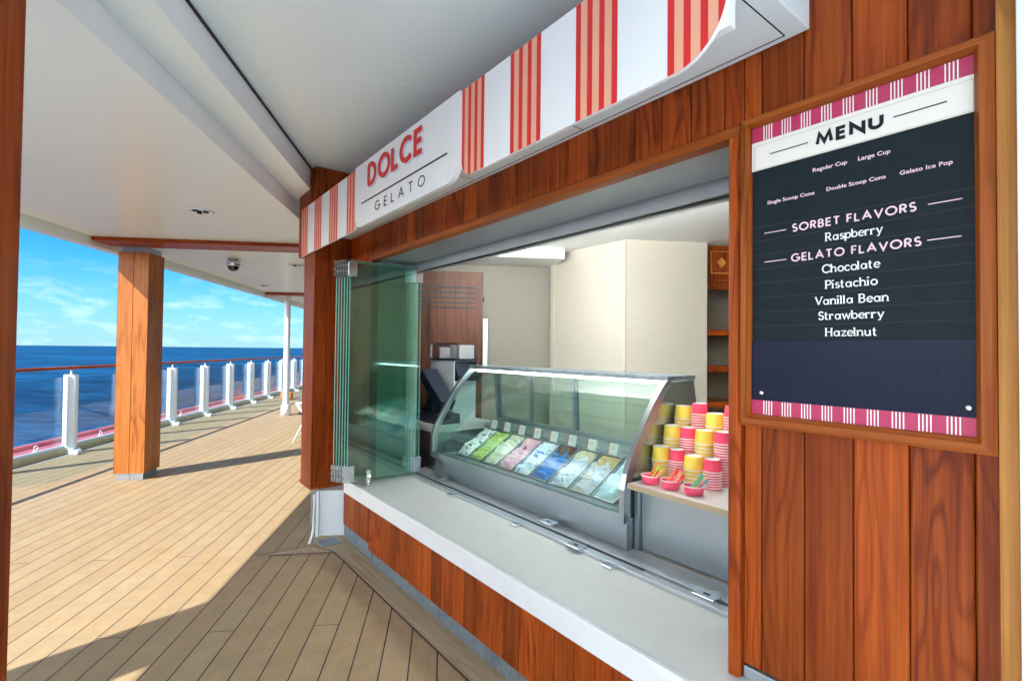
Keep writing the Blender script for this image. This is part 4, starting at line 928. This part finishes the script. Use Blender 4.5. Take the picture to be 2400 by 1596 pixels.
m = MB(); m.p = 67; frame_piece((ou[0],ou[2]),(ou[1],ou[2]),(inn[0],inn[2]),(inn[1],inn[2]))
m.build('frame_rail', teak_frame, menu, K, recalc=False)
m = MB(); m.p = 71; frame_piece((ou[0],ou[2]),(ou[0],ou[3]),(inn[0],inn[2]),(inn[0],inn[3])); m.build('frame_stile', teak_frame_z, menu, K, recalc=False)
m = MB(); m.p = 79; frame_piece((ou[1],ou[2]),(ou[1],ou[3]),(inn[1],inn[2]),(inn[1],inn[3]))
m.build('frame_stile', teak_frame_z, menu, K, recalc=False)
m = MB(); m.box(-.7375, -.2435, BV, 1.4835, 1.2705, 2.1135); m.m = 1
for z in (1.8186, 1.7772, 1.7365, 1.6951, 1.6528, 1.6105, 1.5682, 1.5271): m.box(-.737, -.244, BV-.0005, BV+.0005, z-.0008, z+.0008)
m.build('slate_panel', [slate, black], menu, K)
m = MB(); m.box(-.7372, -.2438, BV-.004, BV-.0008, 1.3125, 1.4845); m.build('gloss_panel', gloss_panel, menu, K)
for z0, z1 in ((1.271,1.3120),(2.0695,2.113)):
    m = MB(); m.m = 0; m.box(-.7374, -.2436, BV-.0035, BV-.0007, z0, z1); m.m = 1
    for g_ in range(9):
        a = -.7035 + g_*.0512
        for k in range(4): x = a + k*.0073; m.box(x, x+.0026, BV-.0042, BV-.0036, z0+.0004, z1-.0004)
    m.build('striped_band', [pinkp, cup_white], menu, K)
m = MB(); m.box(-.7374, -.2436, BV-.0045, BV-.0008, 1.9855, 2.0690); m.m = 1
for a in ((-.7300,-.2420+-.0005,2.0575,2.0585),(-.7300,-.2425,1.9875,1.9885),(-.7300,-.7290,1.9886,2.0574),(-.2455,-.2445,1.9886,2.0574)): m.box(a[0], a[1], BV-.0049, BV-.0046, a[2], a[3])
m.build('title_band', [paper, gold], menu, K)
m = MB(); caps(m, 'MENU', -.5635, -.410, 2.008, .0355, BV-.0046, .24, .18, .0012)
m.box(-.6848, -.583, BV-.0053, BV-.0047, 2.0230, 2.0258); m.box(-.3901, -.2897, BV-.0053, BV-.0047, 2.0235, 2.0263); m.build('title', ink, menu, K)
for txt, a, b, z, l0, l1, lz, r0, r1, rz in (('SORBET FLAVORS',-.6255,-.347,1.7875,-.7022,-.6415,1.7975,-.3256,-.2654,1.7985), ('GELATO FLAVORS',-.6285,-.338,1.7038,-.7021,-.6415,1.7134,-.3273,-.2668,1.7149)):
    m = MB(); caps(m, txt, a, b, z, .0228, BV-.0002, .165, .20, .0008)
    m.box(l0, l1, BV-.0012, BV-.0003, lz-.0011, lz+.0011); m.box(r0, r1, BV-.0012, BV-.0003, rz-.0011, rz+.0011); m.build('heading', rose, menu, K)
for txt, a, b, z, h in (('Regular Cup',-.5724,-.4906,1.9415,.0105), ('Large Cup',-.466,-.3976,1.9415,.0105), ('Single Scoop Cone',-.6941,-.5684,1.8802,.0102), ('Double Scoop Cone',-.5388,-.4072,1.8815,.0102), ('Gelato Ice Pop',-.3792,-.281,1.8815,.0102)):
    m = MB(); add_text(m, txt, a, b, z, h, BV-.0002, .0008, .014); m.build('serving_line', rose, menu, K)
for txt, a, b, z in (('Raspberry',-.5427,-.4131,1.7472), ('Chocolate',-.5499,-.4183,1.6630), ('Pistachio',-.543,-.4243,1.6205), ('Vanilla Bean',-.5673,-.3998,1.5785), ('Strawberry',-.5593,-.4108,1.5385), ('Hazelnut',-.5432,-.4247,1.4945)):
    m = MB(); serif(m, txt, a, b, z, .0232, BV-.0002); m.build('flavor_line', chalk, menu, K)
for u in (-.7091, -.2561):
    m = MB(); m.lathe([(0,0),(.0065,0),(.0065,.002),(.004,.0035),(0,.0035)], (u, BV-.004, 1.3335), 20, Matrix.Rotation(R(90), 3, 'X')); m.build('screw', chrome, menu, K)
